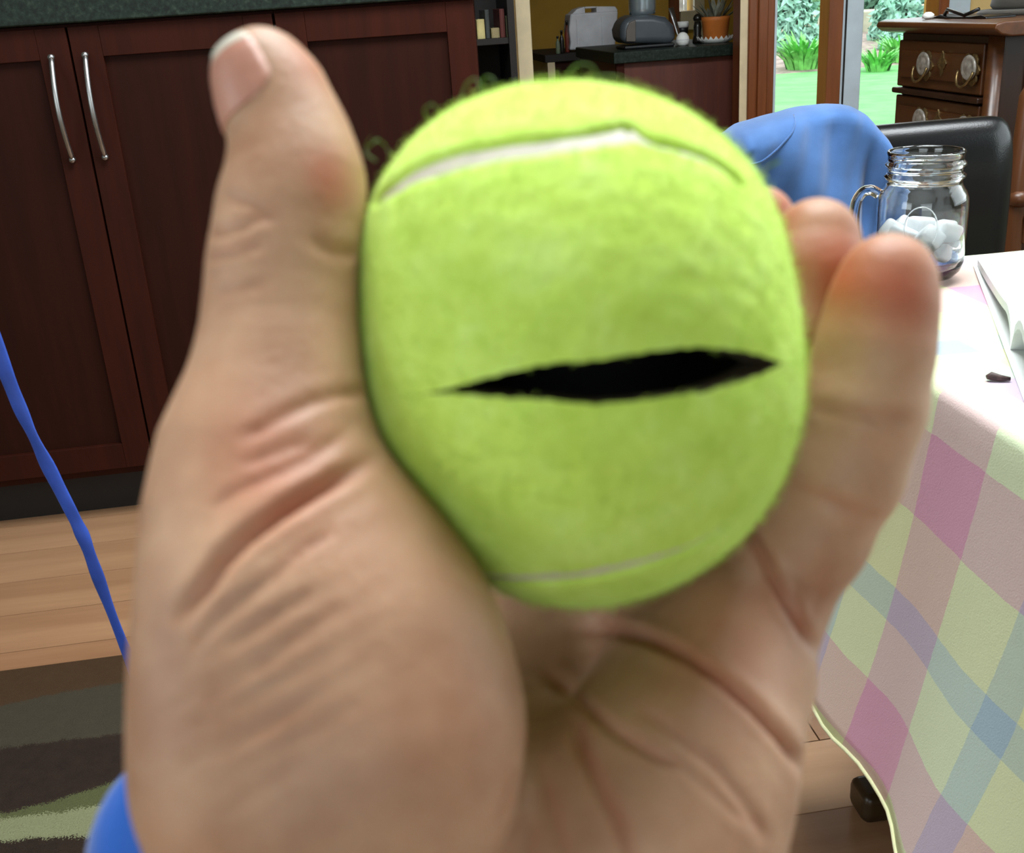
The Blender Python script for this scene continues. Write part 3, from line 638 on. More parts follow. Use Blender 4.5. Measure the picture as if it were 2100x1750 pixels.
# garment over the left corner of the chair: columns over the top
gcols = [(1484, 280, 300, 0.0), (1505, 263, 345, .012), (1530, 250, 385, .02), (1575, 236, 420, .012), (1620, 223, 450, .004), (1660, 216, 470, .010), (1700, 212, 490, .004), (1735, 213, 500, .010), (1760, 226, 500, .003), (1785, 262, 490, .010), (1803, 300, 470, .004), (1818, 338, 450, .006)]
G = []; NR = 26
yf0, yb0 = YQ-.052, YQ+.06
for i, (px, pyt, pyb, off) in enumerate(gcols):
    pt = ony(px, pyt, YQ-.0); pb = ony(px-(8 if i > 7 else 0), pyb+120, yf0-.02-off)
    colp = []
    ztp = pt[2]; zbt = pb[2]
    for j in range(NR):
        s = j/(NR-1)
        if s < .62:       # front, bottom to top
            u = s/.62; z = zbt+(ztp-.018-zbt)*u; x = pb[0]+(pt[0]-pb[0])*u
            yy = yf0-off-.012*sin(6*u+i*.9)-.02*(1-u)
        elif s < .76:
            a = (s-.62)/.14*pi; z = ztp-.018+.018*sin(a); x = pt[0]; ym, yr = (yf0+yb0)/2, (yb0-yf0)/2; yy = ym-yr*cos(a)-off*(1-(s-.62)/.14)
        else:
            u = (s-.76)/.24; z = ztp-.018-(.25+.02*sin(i))*u; x = pt[0]+.01*u*sin(i*2); yy = yb0+.012*sin(5*u+i)
        colp.append((x, yy, z))
    G.append(colp)
G = np.array(G)
# refine columns smoothly
ti = np.linspace(0, len(gcols)-1, 46); i0 = np.clip(ti.astype(int), 0, len(gcols)-2); fr = (ti-i0)[:, None, None]
G2 = G[i0]*(1-fr)+G[i0+1]*fr
for _ in range(2): G2[1:-1] = (G2[:-2]+2*G2[1:-1]+G2[2:])/4
for i in range(46):
    for j in range(NR):
        G2[i, j, 1] += .004*sin(i*.55+j*.18)+.003*sin(i*1.1-j*.35)
V = G2.reshape(-1, 3); F = [(i*NR+j, i*NR+j+1, (i+1)*NR+j+1, (i+1)*NR+j) for i in range(45) for j in range(NR-1)]
gm = thing('blue_garment', 'blue jersey garment draped over the corner of the leather chair', 'garment', (.65, YQ, .6))
finish(numpy_mesh('fabric', V, F), 'fabric', 'bluecloth', gm, True, sub=1, solid=.004)
def on_front(px, py): q = ony(px, py, yf0-.03); return q
sm = [on_front(*p) for p in ((1528, 345), (1560, 334), (1600, 304), (1632, 272), (1655, 242))]
# seam follows the cloth: take nearest fabric point and lift it
sp_ = []
for q in np.array([sm[0]*(1-t_)+sm[1]*t_ for t_ in np.linspace(0, 1, 5)]+[sm[1]*(1-t_)+sm[2]*t_ for t_ in np.linspace(0, 1, 6)]+[sm[2]*(1-t_)+sm[3]*t_ for t_ in np.linspace(0, 1, 6)]+[sm[3]*(1-t_)+sm[4]*t_ for t_ in np.linspace(0, 1, 6)]):
    dd = (V[:, 0]-q[0])**2+(V[:, 2]-q[2])**2+(V[:, 1] > YQ)*9; k = np.argsort(dd)[:6]; wgt = 1/(dd[k]+1e-6); yy = (V[k, 1]*wgt).sum()/wgt.sum()
    sp_.append((q[0], yy-.003, q[2]))
sp_ = np.array(sp_)
for _ in range(3): sp_[1:-1] = (sp_[:-2]+2*sp_[1:-1]+sp_[2:])/4
MB().tube([tuple(p) for p in sp_], .0016, 6).build('stitched_seam', 'bluecloth', gm, smooth=True)

# ================================================================== TABLE + CLOTH
TZ = .72; tx0, tx1, ty0, ty1, tr = .437, 1.5, -.25, 1.115, .17
tb_ = thing('dining_table', 'wooden dining table hidden under the plaid cloth with dark foot', 'table', ((tx0+tx1)/2, .5, 0))
def rrect(x0, x1, y0, y1, r, n=8):
    p = []
    for cx_, cy_, a0 in ((x1-r, y1-r, 0), (x0+r, y1-r, pi/2), (x0+r, y0+r, pi), (x1-r, y0+r, 1.5*pi)):
        for k in range(n+1): a = a0+pi/2*k/n; p.append((cx_+r*cos(a), cy_+r*sin(a)))
    return p
MB().prism(rrect(tx0+.004, tx1-.004, ty0+.004, ty1-.004, tr), 'z', TZ-.032, TZ-.003).build('top', 'footwood', tb_)
q = onz(1738, 1632, .02); fy = q[1]
for yy in (fy-.0, .0):
    B(.548 if yy > .3 else .6, 1.3, yy-.04, yy+.012, 0, .045).build('foot', 'footwood', tb_, bevel=.012, seg=3)
    B(.9, 1.0, yy-.045, yy+.015, .045, TZ-.032).build('post', 'footwood', tb_, bevel=.004)
B(.93, .97, .0, fy-.04, .3, .36).build('stretcher', 'footwood', tb_, bevel=.004)
# plaid cloth material: uses the unrolled cloth coordinates (UV)
t = NT('pastel_plaid_cotton'); uvn = t.n('ShaderNodeUVMap'); uvn.uv_map = 'UVMap'; sp = t.n('ShaderNodeSeparateXYZ'); t.l(uvn.outputs[0], sp.inputs[0])
nz = t.noise(uvn.outputs[0], 35, 3); jit = t.math('MULTIPLY', t.math('SUBTRACT', nz, .5), .004)
u_ = t.math('ADD', sp.outputs[0], jit); v_ = t.math('ADD', sp.outputs[1], jit)
W_ = (1, 1, 1, 1)
PK = lin((244, 210, 228)); BL = lin((216, 228, 240)); YE = lin((248, 248, 224)); YG_ = lin((246, 250, 234))
def bands(c, off, per, stops):
    f = t.math('FRACT', t.math('DIVIDE', t.math('ADD', c, off), per)); return t.ramp(f, stops, 'CONSTANT')
# u: distance inward (+) / down the side (-) from the table edge ; v: along y
ST = [(0, PK), (.30, YE), (.565, BL), (.70, YG_)]
pu = bands(u_, .122, .265, [(0, PK), (.30, YG_), (.565, BL), (.70, YE)])
pv = bands(v_, -.655, .265, ST)
c = t.mix(1.0, pu, pv, 'MULTIPLY')
c = t.mix(1.0, c, lin((228, 232, 224)), 'MULTIPLY')
# where two pink bands cross the weave is a stronger pink
hs = t.n('ShaderNodeHueSaturation'); hs.inputs['Saturation'].default_value = 1.1; t.l(c, hs.inputs['Color'])
fine = t.noise(t.coords((1, 1, 1)), 700, 2); c = t.mix(t.math('MULTIPLY', fine, .12), hs.outputs[0], (.5, .5, .5, 1))
t.col(c); t.setp(Roughness=.9); t.b.inputs['Specular IOR Level'].default_value = .15; t.b.inputs['Sheen Weight'].default_value = .15
t.bump(t.math('ADD', fine, t.math('MULTIPLY', nz, .8)), .35, .0012); M['plaid'] = t.m
# perimeter sampled densely; rings from inside to hem
per = []
pr = rrect(tx0, tx1, ty0, ty1, tr, 20)
pr2 = []
for i in range(len(pr)):
    a, b = np.array(pr[i]), np.array(pr[(i+1) % len(pr)]); nseg = max(1, int(np.linalg.norm(b-a)/.02))
    for k in range(nseg): pr2.append(a+(b-a)*k/nseg)
pr2 = np.array(pr2); NP = len(pr2)
tan_ = np.roll(pr2, -1, 0)-np.roll(pr2, 1, 0); tan_ /= np.linalg.norm(tan_, axis=1)[:, None]; nrm = np.stack([tan_[:, 1], -tan_[:, 0]], 1)
ctr = np.array([(tx0+tx1)/2, (ty0+ty1)/2])
arc = np.concatenate([[0], np.cumsum(np.linalg.norm(np.diff(pr2, axis=0), axis=1))])
V = []; UV = []
rings = []
for s in np.linspace(0, 1, 18): rings.append(('top', s))
for s in np.linspace(0, 1, 5)[1:]: rings.append(('bend', s))
HANG = .385
for s in np.linspace(0, 1, 24)[1:]: rings.append(('hang', s))
corner = np.zeros(NP)
for cx_, cy_ in ((tx0+tr, ty1-tr), (tx1-tr, ty1-tr), (tx0+tr, ty0+tr), (tx1-tr, ty0+tr)):
    inx = ((pr2[:, 0] < cx_) if cx_ < ctr[0] else (pr2[:, 0] > cx_)) & ((pr2[:, 1] < cy_) if cy_ < ctr[1] else (pr2[:, 1] > cy_)); corner[inx] = 1
for _ in range(8): corner = (np.roll(corner, 1)+corner*2+np.roll(corner, -1))/4
for kind, s in rings:
    for i in range(NP):
        p = pr2[i]; n_ = nrm[i]
        if kind == 'top':
            q = ctr+(p-ctr)*s; V.append((q[0], q[1], TZ+.0006*sin(q[0]*31+q[1]*17))); UV.append((q[0]-tx0, q[1]))
        elif kind == 'bend':
            a = s*pi/2; q = p+n_*.010*sin(a); V.append((q[0], q[1], TZ-.010*(1-cos(a)))); UV.append((0*0+p[0]-tx0 if abs(n_[0]) < .7 and False else -.012*s, p[1]))
        else:
            h = HANG*s*(1+.018*sin(arc[i]*9)+.05*corner[i])
            wob = (.010*sin(arc[i]*16+1)+.006*sin(arc[i]*33+.4))*s*(.5+.5*s)+(.035*sin(arc[i]*52)*s)*corner[i]+(.030+.02*corner[i])*s*s
            q = p+n_*(.010+wob); V.append((q[0]-.000, q[1], TZ-.010-h)); UV.append((-.012-h, p[1]+.2*h*n_[0]))
F = [(r*NP+i, r*NP+(i+1) % NP, (r+1)*NP+(i+1) % NP, (r+1)*NP+i) for r in range(len(rings)-1) for i in range(NP)]
F = [tuple(reversed(f)) for f in F]
me = numpy_mesh('tablecloth', V, F)
uvl = me.uv_layers.new(name='UVMap'); li = np.zeros(len(me.loops), np.int32); me.loops.foreach_get('vertex_index', li)
uvl.data.foreach_set('uv', np.array(UV)[li].ravel().astype(np.float32))
# hem edge: fill the centre hole
cl = thing('tablecloth', 'pastel pink, blue and yellow plaid cotton cloth covering the table', 'tablecloth', (tx0+.3, .5, TZ))
finish(me, 'cloth', 'plaid', cl, True, solid=.0016)
hem = [V[(len(rings)-1)*NP+i] for i in range(NP)]
hp = []
for i in range(NP):
    a = np.array(hem[i]); n_ = nrm[i]; hp.append((a[0]+n_[0]*.001, a[1]+n_[1]*.001, a[2]+.002*sin(arc[i]*240)))
hp.append(hp[0]); M['hemthread'] = m_cloth('pale_yellow_hem_thread', (222, 222, 176))
MB().tube(hp, .0022, 6, closed=True).build('stitched_hem', 'hemthread', cl, smooth=True)
TS = TZ+.0015
# ---------------------------------------------------------------- jar mug
jb = onz(1884, 573, TS); jc = np.array([jb[0], jb[1]+.004, TS])
mpp = ((np.array(jc)-CC)@CF)/FPX
R = 87*mpp; HJ = ZZ(1884, 309, jc[1])-TS
jar = thing('mason_jar_mug', 'clear glass screw-neck jar mug with handle holding iced water', 'mug', tuple(jc))
rn = 73*mpp/R
outer = [(.02, 0), (.45, 0), (.62, .012), (.80, .035), (.93, .085), (.99, .15), (1, .24), (1, .58), (.985, .64), (.94, .685), (.88, .715), (rn*.985, .745), (rn*.97, .78), (rn*1.05, .80), (rn*1.06, .815), (rn*.97, .835), (rn*.97, .87), (rn*1.045, .89), (rn*1.045, .905), (rn*.975, .925), (rn*.98, .965), (rn*1.01, .985), (rn*.99, 1.0)]
inner = [(rn*.93, 1.0), (rn*.90, .985), (rn*.885, .93), (rn*.885, .75), (.84, .70), (.91, .66), (.945, .60), (.945, .22), (.92, .14), (.80, .085), (.55, .065), (.02, .06)]
MB().lathe([(a*R, b*HJ) for a, b in outer+inner], tuple(jc), 64, True, True).build('glass_body', 'glass', jar, smooth=True)
# embossed oval
hx = jc[0]; hd = Vector((-.87, .49, 0)).normalized()
hpts = []
for a_, b_ in ((.96, .665), (1.12, .70), (1.32, .69), (1.46, .62), (1.5, .50), (1.47, .36), (1.36, .25), (1.15, .20), (.97, .215)): hpts.append((jc[0]+hd.x*R*a_, jc[1]+hd.y*R*a_, jc[2]+b_*HJ))
hp_ = np.array(hpts); T = np.linspace(0, len(hp_)-1, 40); hp_ = np.stack([np.interp(T, range(len(hp_)), hp_[:, i]) for i in range(3)], 1)
for _ in range(3): hp_[1:-1] = (hp_[:-2]+2*hp_[1:-1]+hp_[2:])/4
MB().tube([tuple(p) for p in hp_], R*.125, 14).build('handle', 'glass', jar, smooth=True)
fd = Vector((-jc[0], -jc[1], 0)).normalized(); sd = Vector((fd.y, -fd.x, 0))*-1
em = []
for k in range(29):
    a = 2*pi*k/28; ex, ez = R*.36*cos(a), R*.5*sin(a); ang = ex/R
    em.append(tuple(Vector(jc)+(fd*cos(ang)+sd*sin(ang)*1)*R*1.002+Vector((0, 0, HJ*.46+ez))))
MB().tube(em, R*.014, 8, closed=True).build('embossed_oval', 'glass', jar, smooth=True)
wl_ = .34
MB().lathe([(.02*R, .0605*HJ), (.55*R, .0655*HJ), (.80*R, .086*HJ), (.915*R, .141*HJ), (.94*R, .22*HJ), (.94*R, wl_*HJ), (.90*R, (wl_-.004)*HJ), (.02*R, (wl_-.004)*HJ)], tuple(jc), 48).build('water', 'water', jar, smooth=True)
ics = [(-.70, -.25, .36, .3), (-.15, -.78, .35, .9), (.50, -.60, .37, 1.7), (.78, .0, .35, 2.3), (.45, .62, .36, .2), (-.2, .75, .36, 1.1), (-.72, .38, .37, .6), (.0, .0, .40, 2.0), (-.35, -.3, .27, 1.4), (.35, -.25, .265, .5), (.1, .4, .27, 2.6)]
for k, (a, b, z, r0) in enumerate(ics):
    s_ = R*.29; mb = MB().box(-s_, s_, -s_*.9, s_*.9, -s_*.8, s_*.8)
    o = mb.build('ice_cube', 'ice', smooth=True, bevel=s_*.35, seg=3); o.location = (jc[0]+a*R*.75, jc[1]+b*R*.75, jc[2]+z*HJ); o.rotation_euler = (r0, r0*.7, r0*1.9)
    tag(o, 'cloudy ice cube floating in the jar mug', 'ice cube', 'ice cubes in the jar mug')
# ---------------------------------------------------------------- open book on the table
e_y = np.array([.428, .904]); e_x = np.array([.904, -.428]); bo = np.array([.522, .795])
bk = thing('open_book', 'open white workbook lying on the table at the right edge', 'book', (bo[0], bo[1], TS))
def page_block(sgn, Lp, hmax, wd, lift):
    # profile along the edge direction: rises steeply from the spine then falls away to the fore edge
    prof_ = []
    for k in range(25):
        s = k/24; z = hmax*(1-(1-min(s/.16, 1))**2)**.5*(1-.80*max(0, (s-.16)/.84)**.8)+.0015; prof_.append((s*Lp*sgn, z))
    vs_ = []; nxs = 8
    for i in range(nxs+1):
        a = wd*i/nxs
        for (s, z) in prof_: p = bo+e_x*a+e_y*s; vs_.append((p[0], p[1], TS+lift+z))
        for (s, z) in prof_: p = bo+e_x*a+e_y*s; vs_.append((p[0], p[1], TS+lift+max(0, z-.0075 if z > .009 else z*.2)))
    n_ = 25; st_ = 2*n_; fs_ = []
    for i in range(nxs):
        for k in range(n_-1):
            fs_.append((i*st_+k, (i+1)*st_+k, (i+1)*st_+k+1, i*st_+k+1)); fs_.append((i*st_+n_+k, i*st_+n_+k+1, (i+1)*st_+n_+k+1, (i+1)*st_+n_+k))
        fs_.append((i*st_+n_-1, (i+1)*st_+n_-1, (i+1)*st_+st_-1, i*st_+st_-1)); fs_.append((i*st_, i*st_+n_, (i+1)*st_+n_, (i+1)*st_))
    for i in (0, nxs):
        for k in range(n_-1): fs_.append((i*st_+k, i*st_+k+1, i*st_+n_+k+1, i*st_+n_+k))
    return MB().add(vs_, fs_), prof_
mbk, pf = page_block(1, .30, .026, .24, .001); mbk.build('page_block', 'paper', bk, smooth=False)
mbk, pf2 = page_block(-1, .30, .036, .24, .001); mbk.build('page_block', 'paper', bk, smooth=False)
mb = MB()
for s0, L0 in ((-.30, .30), (0, .30)):
    pc = [bo+e_x*-.004+e_y*s0, bo+e_x*.245+e_y*s0, bo+e_x*.245+e_y*(s0+L0), bo+e_x*-.004+e_y*(s0+L0)]
    mb.prism([tuple(p) for p in pc], 'z', TS+.0003, TS+.0011)
mb.build('cover', 'paper', bk)
mb = MB()
for ln in range(7):
    s = .10+ln*.012; z = np.interp(s, [p[0] for p in pf], [p[1] for p in pf])+TS+.001+.0003
    for w0 in range(5):
        a0 = .03+w0*.035+random.random()*.006; a1 = a0+.022+random.random()*.008
        q = [bo+e_x*a0+e_y*s, bo+e_x*a1+e_y*s, bo+e_x*a1+e_y*(s+.004), bo+e_x*a0+e_y*(s+.004)]
        z2 = np.interp(s+.004, [p[0] for p in pf], [p[1] for p in pf])+TS+.001+.0003
        mb.add([(q[0][0], q[0][1], z), (q[1][0], q[1][1], z), (q[2][0], q[2][1], z2), (q[3][0], q[3][1], z2)], [(0, 1, 2, 3)])
mb.build('printed_lines', 'print', bk)
# scrap
q = onz(2046, 775, TS+.003)
mb = MB().tube([(q[0]-.0075, q[1]+.003, TS+.0032), (q[0]-.004, q[1]+.0025, TS+.0042), (q[0]+.002, q[1]-.001, TS+.0028), (q[0]+.0085, q[1]-.0035, TS+.0022)], [.0018, .0034, .0026, .0016], 9)
tag(mb.build('dried_scrap', 'scrap', smooth=True), 'tiny dark brown dried scrap on the cloth beside the book', 'scrap')

# ================================================================== TENNIS BALL (millimetres in a frame in front of the viewer: right, up, away)
def to_world(P): P = np.asarray(P, float)/1000; return CC + P[..., 0:1]*CR + P[..., 1:2]*CU + P[..., 2:3]*CF
def px2(px, py, wd): return np.array([(px-1050)*wd/FPX, (875-py)*wd/FPX, wd])
BW = 155.0; BC = px2(1188, 715, BW); BCZ = 34.0
_ol = [(452,-85),(449,15),(430,115),(414,215),(382,315),(312,405),(212,480),(112,524),(-38,540),(-188,522),(-288,478),(-378,395),(-430,315),(-452,215),(-458,115),(-452,15),(-445,-85),(-430,-185),(-380,-292),(-310,-390),(-225,-475),(-108,-528),(12,-541),(120,-522),(195,-490),(275,-443),(342,-385),(408,-285),(442,-185)]
_th = np.array([math.atan2(b, a) for a, b in _ol]); _rr = np.array([math.hypot(a, b) for a, b in _ol])*151.2/FPX
_o = np.argsort(_th); _th = _th[_o]; _rr = _rr[_o]
TT = np.linspace(-pi, pi, 721); RR = np.interp(TT, np.r_[_th-2*pi, _th, _th+2*pi], np.r_[_rr, _rr, _rr])
for _ in range(500):
    RR[:-1] = (np.roll(RR[:-1], 1)+2*RR[:-1]+np.roll(RR[:-1], -1))/4
RR[-1] = RR[0]
def rs(th): return np.interp((th+pi) % (2*pi)-pi, TT, RR)
def blob(q):   # unit dirs -> offsets
    th = np.arctan2(q[..., 1], q[..., 0]); r = rs(th)
    return np.stack([q[..., 0]*r, q[..., 1]*r, q[..., 2]*BCZ], -1)
def blob_dist(P):  # approx signed distance to ball surface
    d = P-BC; th = np.arctan2(d[..., 1], d[..., 0]); r = rs(th)
    k = np.sqrt((d[..., 0]/r)**2+(d[..., 1]/r)**2+(d[..., 2]/BCZ)**2)
    return (k-1)*np.minimum(r, BCZ)*1.0
def hit(px, py):   # first hit of a view ray with the ball (unit direction q)
    d = np.array([(px-1050)/FPX, (875-py)/FPX, 1.0]); ws = np.linspace(112, 165, 1200); Pp = d[None]*ws[:, None]; D = blob_dist(Pp)
    k = np.argmax(D < 0) if (D < 0).any() else np.argmin(D); p = Pp[k]-BC; th = math.atan2(p[1], p[0]); r = rs(th); q = np.array([p[0]/r, p[1]/r, p[2]/BCZ]); return q/np.linalg.norm(q)
E1 = np.array([cos(radians(4.4)), sin(radians(4.4)), 0]); E3 = np.array([0, 0, -1.0]); E2 = np.array([-sin(radians(4.4)), cos(radians(4.4)), 0])
qa, qb, qm = hit(866, 809), hit(1604, 746), hit(1238, 778)
def lat_lon(q): return math.asin(np.clip(q@E2, -1, 1)), math.atan2(q@E1, q@E3)
(la, aa), (lb, ab), (lm, am) = lat_lon(qa), lat_lon(qb), lat_lon(qm)
def lam0(al):   # slit latitude along longitude
    t_ = (al-aa)/(ab-aa); L0 = la+(lb-la)*t_; mid = la+(lb-la)*((am-aa)/(ab-aa)); return L0+(lm-mid)*4*t_*(1-t_)*((t_ > 0) & (t_ < 1))
def openg(al):
    t_ = np.clip((al-aa)/(ab-aa), 0, 1)
    up = np.interp(t_, [0, .1, .25, .4, .55, .7, .85, .95, 1], [0, .2, 1.15, 2.1, 2.3, 2.2, 1.4, .5, 0])
    dn = np.interp(t_, [0, .1, .25, .4, .55, .7, .8, .9, 1], [0, .45, 1.8, 2.55, 3.1, 3.1, 2.4, 1.4, 0]); return up, dn
NA = 420; AL = -pi+2*pi*np.arange(NA)/NA
# concentrate columns in the slit zone
def rows(n): s = np.linspace(0, 1, n); return s**1.15
NU = 116
def surf(al, lamv, side, inset=0.0):
    q = np.cos(lamv)[..., None]*(np.sin(al)[..., None]*E1+np.cos(al)[..., None]*E3)+np.sin(lamv)[..., None]*E2
    p = blob(q); n_ = p/np.array([31., 37., 34.])**2; n_ /= np.linalg.norm(n_, axis=-1)[..., None]
    return q, p, n_
L0s = np.array([lam0(a) for a in AL]); UPs, DNs = openg(AL)
def sheet(side):
    s = rows(NU)[:, None]; end = pi/2 if side > 0 else -pi/2
    lamv = L0s[None]+(end-L0s[None])*s; al = np.repeat(AL[None], NU, 0); q, p, n_ = surf(al, lamv, side)
    dl_ = np.abs(lamv-L0s[None]); amp = (UPs if side > 0 else DNs)[None]*np.exp(-(dl_/.30)**2)*side
    p = p+amp[..., None]*E2
    inw = (UPs if side > 0 else DNs)[None]*np.exp(-(dl_/.10)**2)*.14      # lips roll slightly
    return p, n_, q, -inw
seams = [[(770, 410), (800, 385), (830, 365), (900, 336), (1000, 313), (1100, 298), (1200, 285), (1262, 274), (1290, 270)],
         [(1290, 266), (1318, 281), (1350, 294), (1400, 306), (1450, 322), (1490, 345), (1520, 372)],
         [(900, 1165), (940, 1178), (1000, 1187), (1080, 1192), (1160, 1189), (1250, 1175), (1330, 1156), (1400, 1133), (1460, 1105), (1500, 1080)]]
sw = [[.6, .8, 1.0, 1.05, 1.0, .95, .95, 1.0, 1.0], [1.0, .6, .42, .45, .5, .45, .4], [.5, .65, .75, .8, .85, .8, .7, .55, .4, .3]]
SEAM = []
for pl_, ws_ in zip(seams, sw):
    Q = np.array([hit(*p) for p in pl_]); T = np.linspace(0, len(pl_)-1, 70); i0 = np.minimum(T.astype(int), len(pl_)-2); fr = (T-i0)[:, None]
    Qi = Q[i0]*(1-fr)+Q[i0+1]*fr
    for _ in range(4): Qi[1:-1] = (Qi[:-2]+2*Qi[1:-1]+Qi[2:])/4
    Qi /= np.linalg.norm(Qi, axis=1)[:, None]; SEAM.append((Qi, np.interp(T, range(len(pl_)), ws_)))
SQ = np.concatenate([s[0] for s in SEAM]); SWd = np.concatenate([s[1] for s in SEAM])
def seam_gap(q):   # groove depth in mm for directions
    sh = q.shape[:-1]; qf = q.reshape(-1, 3); out_ = np.zeros(len(qf))
    for i in range(0, len(qf), 4000):
        d = np.linalg.norm(qf[i:i+4000, None]-SQ[None], axis=2)*34; j = d.argmin(1); dm_ = d[np.arange(len(j)), j]; wd_ = SWd[j]
        out_[i:i+4000] = 1.0/(1+np.exp((dm_-wd_*1.35)*9))
    return out_.reshape(sh)
def hash_noise(q, f, seed):
    r = np.random.default_rng(seed); o_ = 0
    for k in range(6): d = r.normal(size=3); d *= f*(.7+.6*r.random())/np.linalg.norm(d); o_ = o_+np.sin(q@d+r.random()*6.28)
    return o_/6
VO = []; VI = []; NOR = []; IDX = {}
for side in (1, -1):
    p, n_, q, rad_ = sheet(side)
    g = seam_gap(q); rag = np.zeros_like(rad_)
    felt = p+n_*(rad_-g*1.7+.16*hash_noise(q, 40, 1)+.10*hash_noise(q, 95, 2))[..., None]
    felt[0] += E2*side*(.06*np.sin(AL*61)+.05*np.sin(AL*97+1))[:, None]*np.minimum(1, (UPs+DNs)/2)[:, None]*-1
    VO.append(felt); VI.append(p-n_*5.2); NOR.append(n_)
# ---- felt: two sheets, welded where the slit is closed
closed = (UPs+DNs) < 1e-6
VO[1][0][closed] = VO[0][0][closed]; 
nv = NU*NA; Vf = np.concatenate([VO[0].reshape(-1, 3), VO[1].reshape(-1, 3)]); remap = np.arange(2*nv)
remap[nv:nv+NA][closed] = np.arange(NA)[closed]
def grid_faces(off, flip):
    a = np.arange(NU-1)[:, None]*NA+np.arange(NA)[None]; b = np.arange(NU-1)[:, None]*NA+(np.arange(NA)[None]+1) % NA
    f = np.stack([a, b, b+NA, a+NA], -1).reshape(-1, 4)+off; return f[:, ::-1] if flip else f
Ff = np.concatenate([grid_faces(0, True), grid_faces(nv, False)]); Ff = remap[Ff]
ballW = to_world(BC[None])[0]
t = NT('tennis_felt'); v = t.coords((1, 1, 1)); n1 = t.noise(v, 130, 5, .65); n2 = t.noise(v, 900, 3)
f = t.math('ADD', t.math('MULTIPLY', n1, .7), t.math('MULTIPLY', n2, .3))
t.col(t.ramp(f, [(.3, lin((184, 216, 82))), (.52, lin((202, 234, 108))), (.72, lin((216, 246, 140)))])); t.setp(Roughness=.95)
t.b.inputs['Specular IOR Level'].default_value = .1; t.b.inputs['Sheen Weight'].default_value = .5; t.b.inputs['Sheen Roughness'].default_value = .5; t.b.inputs['Sheen Tint'].default_value = lin((220, 255, 150))
t.bump(f, .6, .0008); M['felt'] = t.m
M['seamrub'] = m_plain('off_white_seam_rubber', (214, 206, 192), .6, .04, 200)
M['core'] = m_plain('black_core_rubber', (16, 15, 14), .7, .1, 200)
M['lipedge'] = m_plain('tan_cut_rubber_edge', (70, 58, 34), .8, .25, 400)
ball = thing('tennis_ball', 'yellow-green tennis ball with a slit cut like a mouth, squeezed open in the hand', 'ball', tuple(ballW))
finish(numpy_mesh('felt_cover', to_world(Vf+BC), Ff), 'felt_cover', 'felt', ball, True)['label'] = 'yellow-green fuzzy felt'
# ---- core: inner sheets
Vi = np.concatenate([VI[0].reshape(-1, 3), VI[1].reshape(-1, 3)]); VI[1][0][closed] = VI[0][0][closed]
Fi = remap[np.concatenate([grid_faces(0, False), grid_faces(nv, True)])]
finish(numpy_mesh('rubber_core', to_world(Vi+BC), Fi), 'rubber_core', 'core', ball, True)['label'] = 'hollow black rubber inside'
# ---- cut lips joining felt and core
for side in (0, 1):
    o_, i_ = VO[side][0], VI[side][0]; st_ = [o_, o_*.88+i_*.12, o_*.5+i_*.5, i_]; sel = np.where(~closed)[0]; sel = np.r_[sel[0]-1, sel, sel[-1]+1]
    V = np.concatenate([s[sel] for s in st_]); m_ = len(sel); F = np.array([(r*m_+k, r*m_+k+1, (r+1)*m_+k+1, (r+1)*m_+k) for r in range(3) for k in range(m_-1)])
    finish(numpy_mesh('cut_lip', to_world(V+BC), F), 'cut_lip', 'lipedge' , ball, True)['label'] = 'cut edge of the rubber shell'
# ---- seam ribbons in the groove
for Qi, wd_ in SEAM:
    pp = blob(Qi); tg = np.gradient(pp, axis=0); nn = pp/np.array([31., 37., 34.])**2; nn /= np.linalg.norm(nn, axis=1)[:, None]
    bi = np.cross(tg, nn); bi /= np.linalg.norm(bi, axis=1)[:, None]; V = []
    for k_ in (-1.6, -1.0, 1.0, 1.6): V.append(pp+bi*(wd_*k_)[:, None]+nn*(-.70 if abs(k_) < 1.2 else -.95))
    n_ = len(pp); V = np.concatenate(V); F = np.array([(r*n_+k, r*n_+k+1, (r+1)*n_+k+1, (r+1)*n_+k) for r in range(3) for k in range(n_-1)])
    finish(numpy_mesh('seam', to_world(V+BC), F), 'seam', 'seamrub', ball, True)['label'] = 'off-white rubber seam'
# ---- fuzz
def fibres(base, nrm_, length, width, bend, seed):
    r = np.random.default_rng(seed); n_ = len(base); tn = r.normal(size=(n_, 3)); tn -= nrm_*np.sum(tn*nrm_, 1)[:, None]; tn /= np.linalg.norm(tn, axis=1)[:, None]
    d1 = nrm_*.8+tn*.6; d2 = nrm_*.35+tn*bend; sdv = np.cross(nrm_, tn)
    p0 = base-nrm_*.2; p1 = base+d1*(length*.5)[:, None]; p2 = p1+d2*(length*.5)[:, None]; w_ = width[:, None]
    V = np.stack([p0-sdv*w_, p0+sdv*w_, p0+nrm_*w_*1.5, p1-sdv*w_*.7, p1+sdv*w_*.7, p1+nrm_*w_, p2], 1).reshape(-1, 3)
    F = np.array([(0, 1, 4), (0, 4, 3), (1, 2, 5), (1, 5, 4), (2, 0, 3), (2, 3, 5), (3, 4, 6), (4, 5, 6), (5, 3, 6)])
    return V, (F[None]+np.arange(n_)[:, None, None]*7).reshape(-1, 3)
allp = np.concatenate([VO[0].reshape(-1, 3), VO[1].reshape(-1, 3)]); alln = np.concatenate([NOR[0].reshape(-1, 3), NOR[1].reshape(-1, 3)])
wt = np.tile(np.cos(np.concatenate([np.repeat(rows(NU), 1)])*pi/2)[:, None], (1, NA)).ravel(); wt = np.concatenate([wt, wt])
gq = allp/np.linalg.norm(allp, axis=1)[:, None]
sg = np.concatenate([seam_gap(surf(np.repeat(AL[None], NU, 0), L0s[None]+((pi/2 if s > 0 else -pi/2)-L0s[None])*rows(NU)[:, None], s)[0]).ravel() for s in (1, -1)])
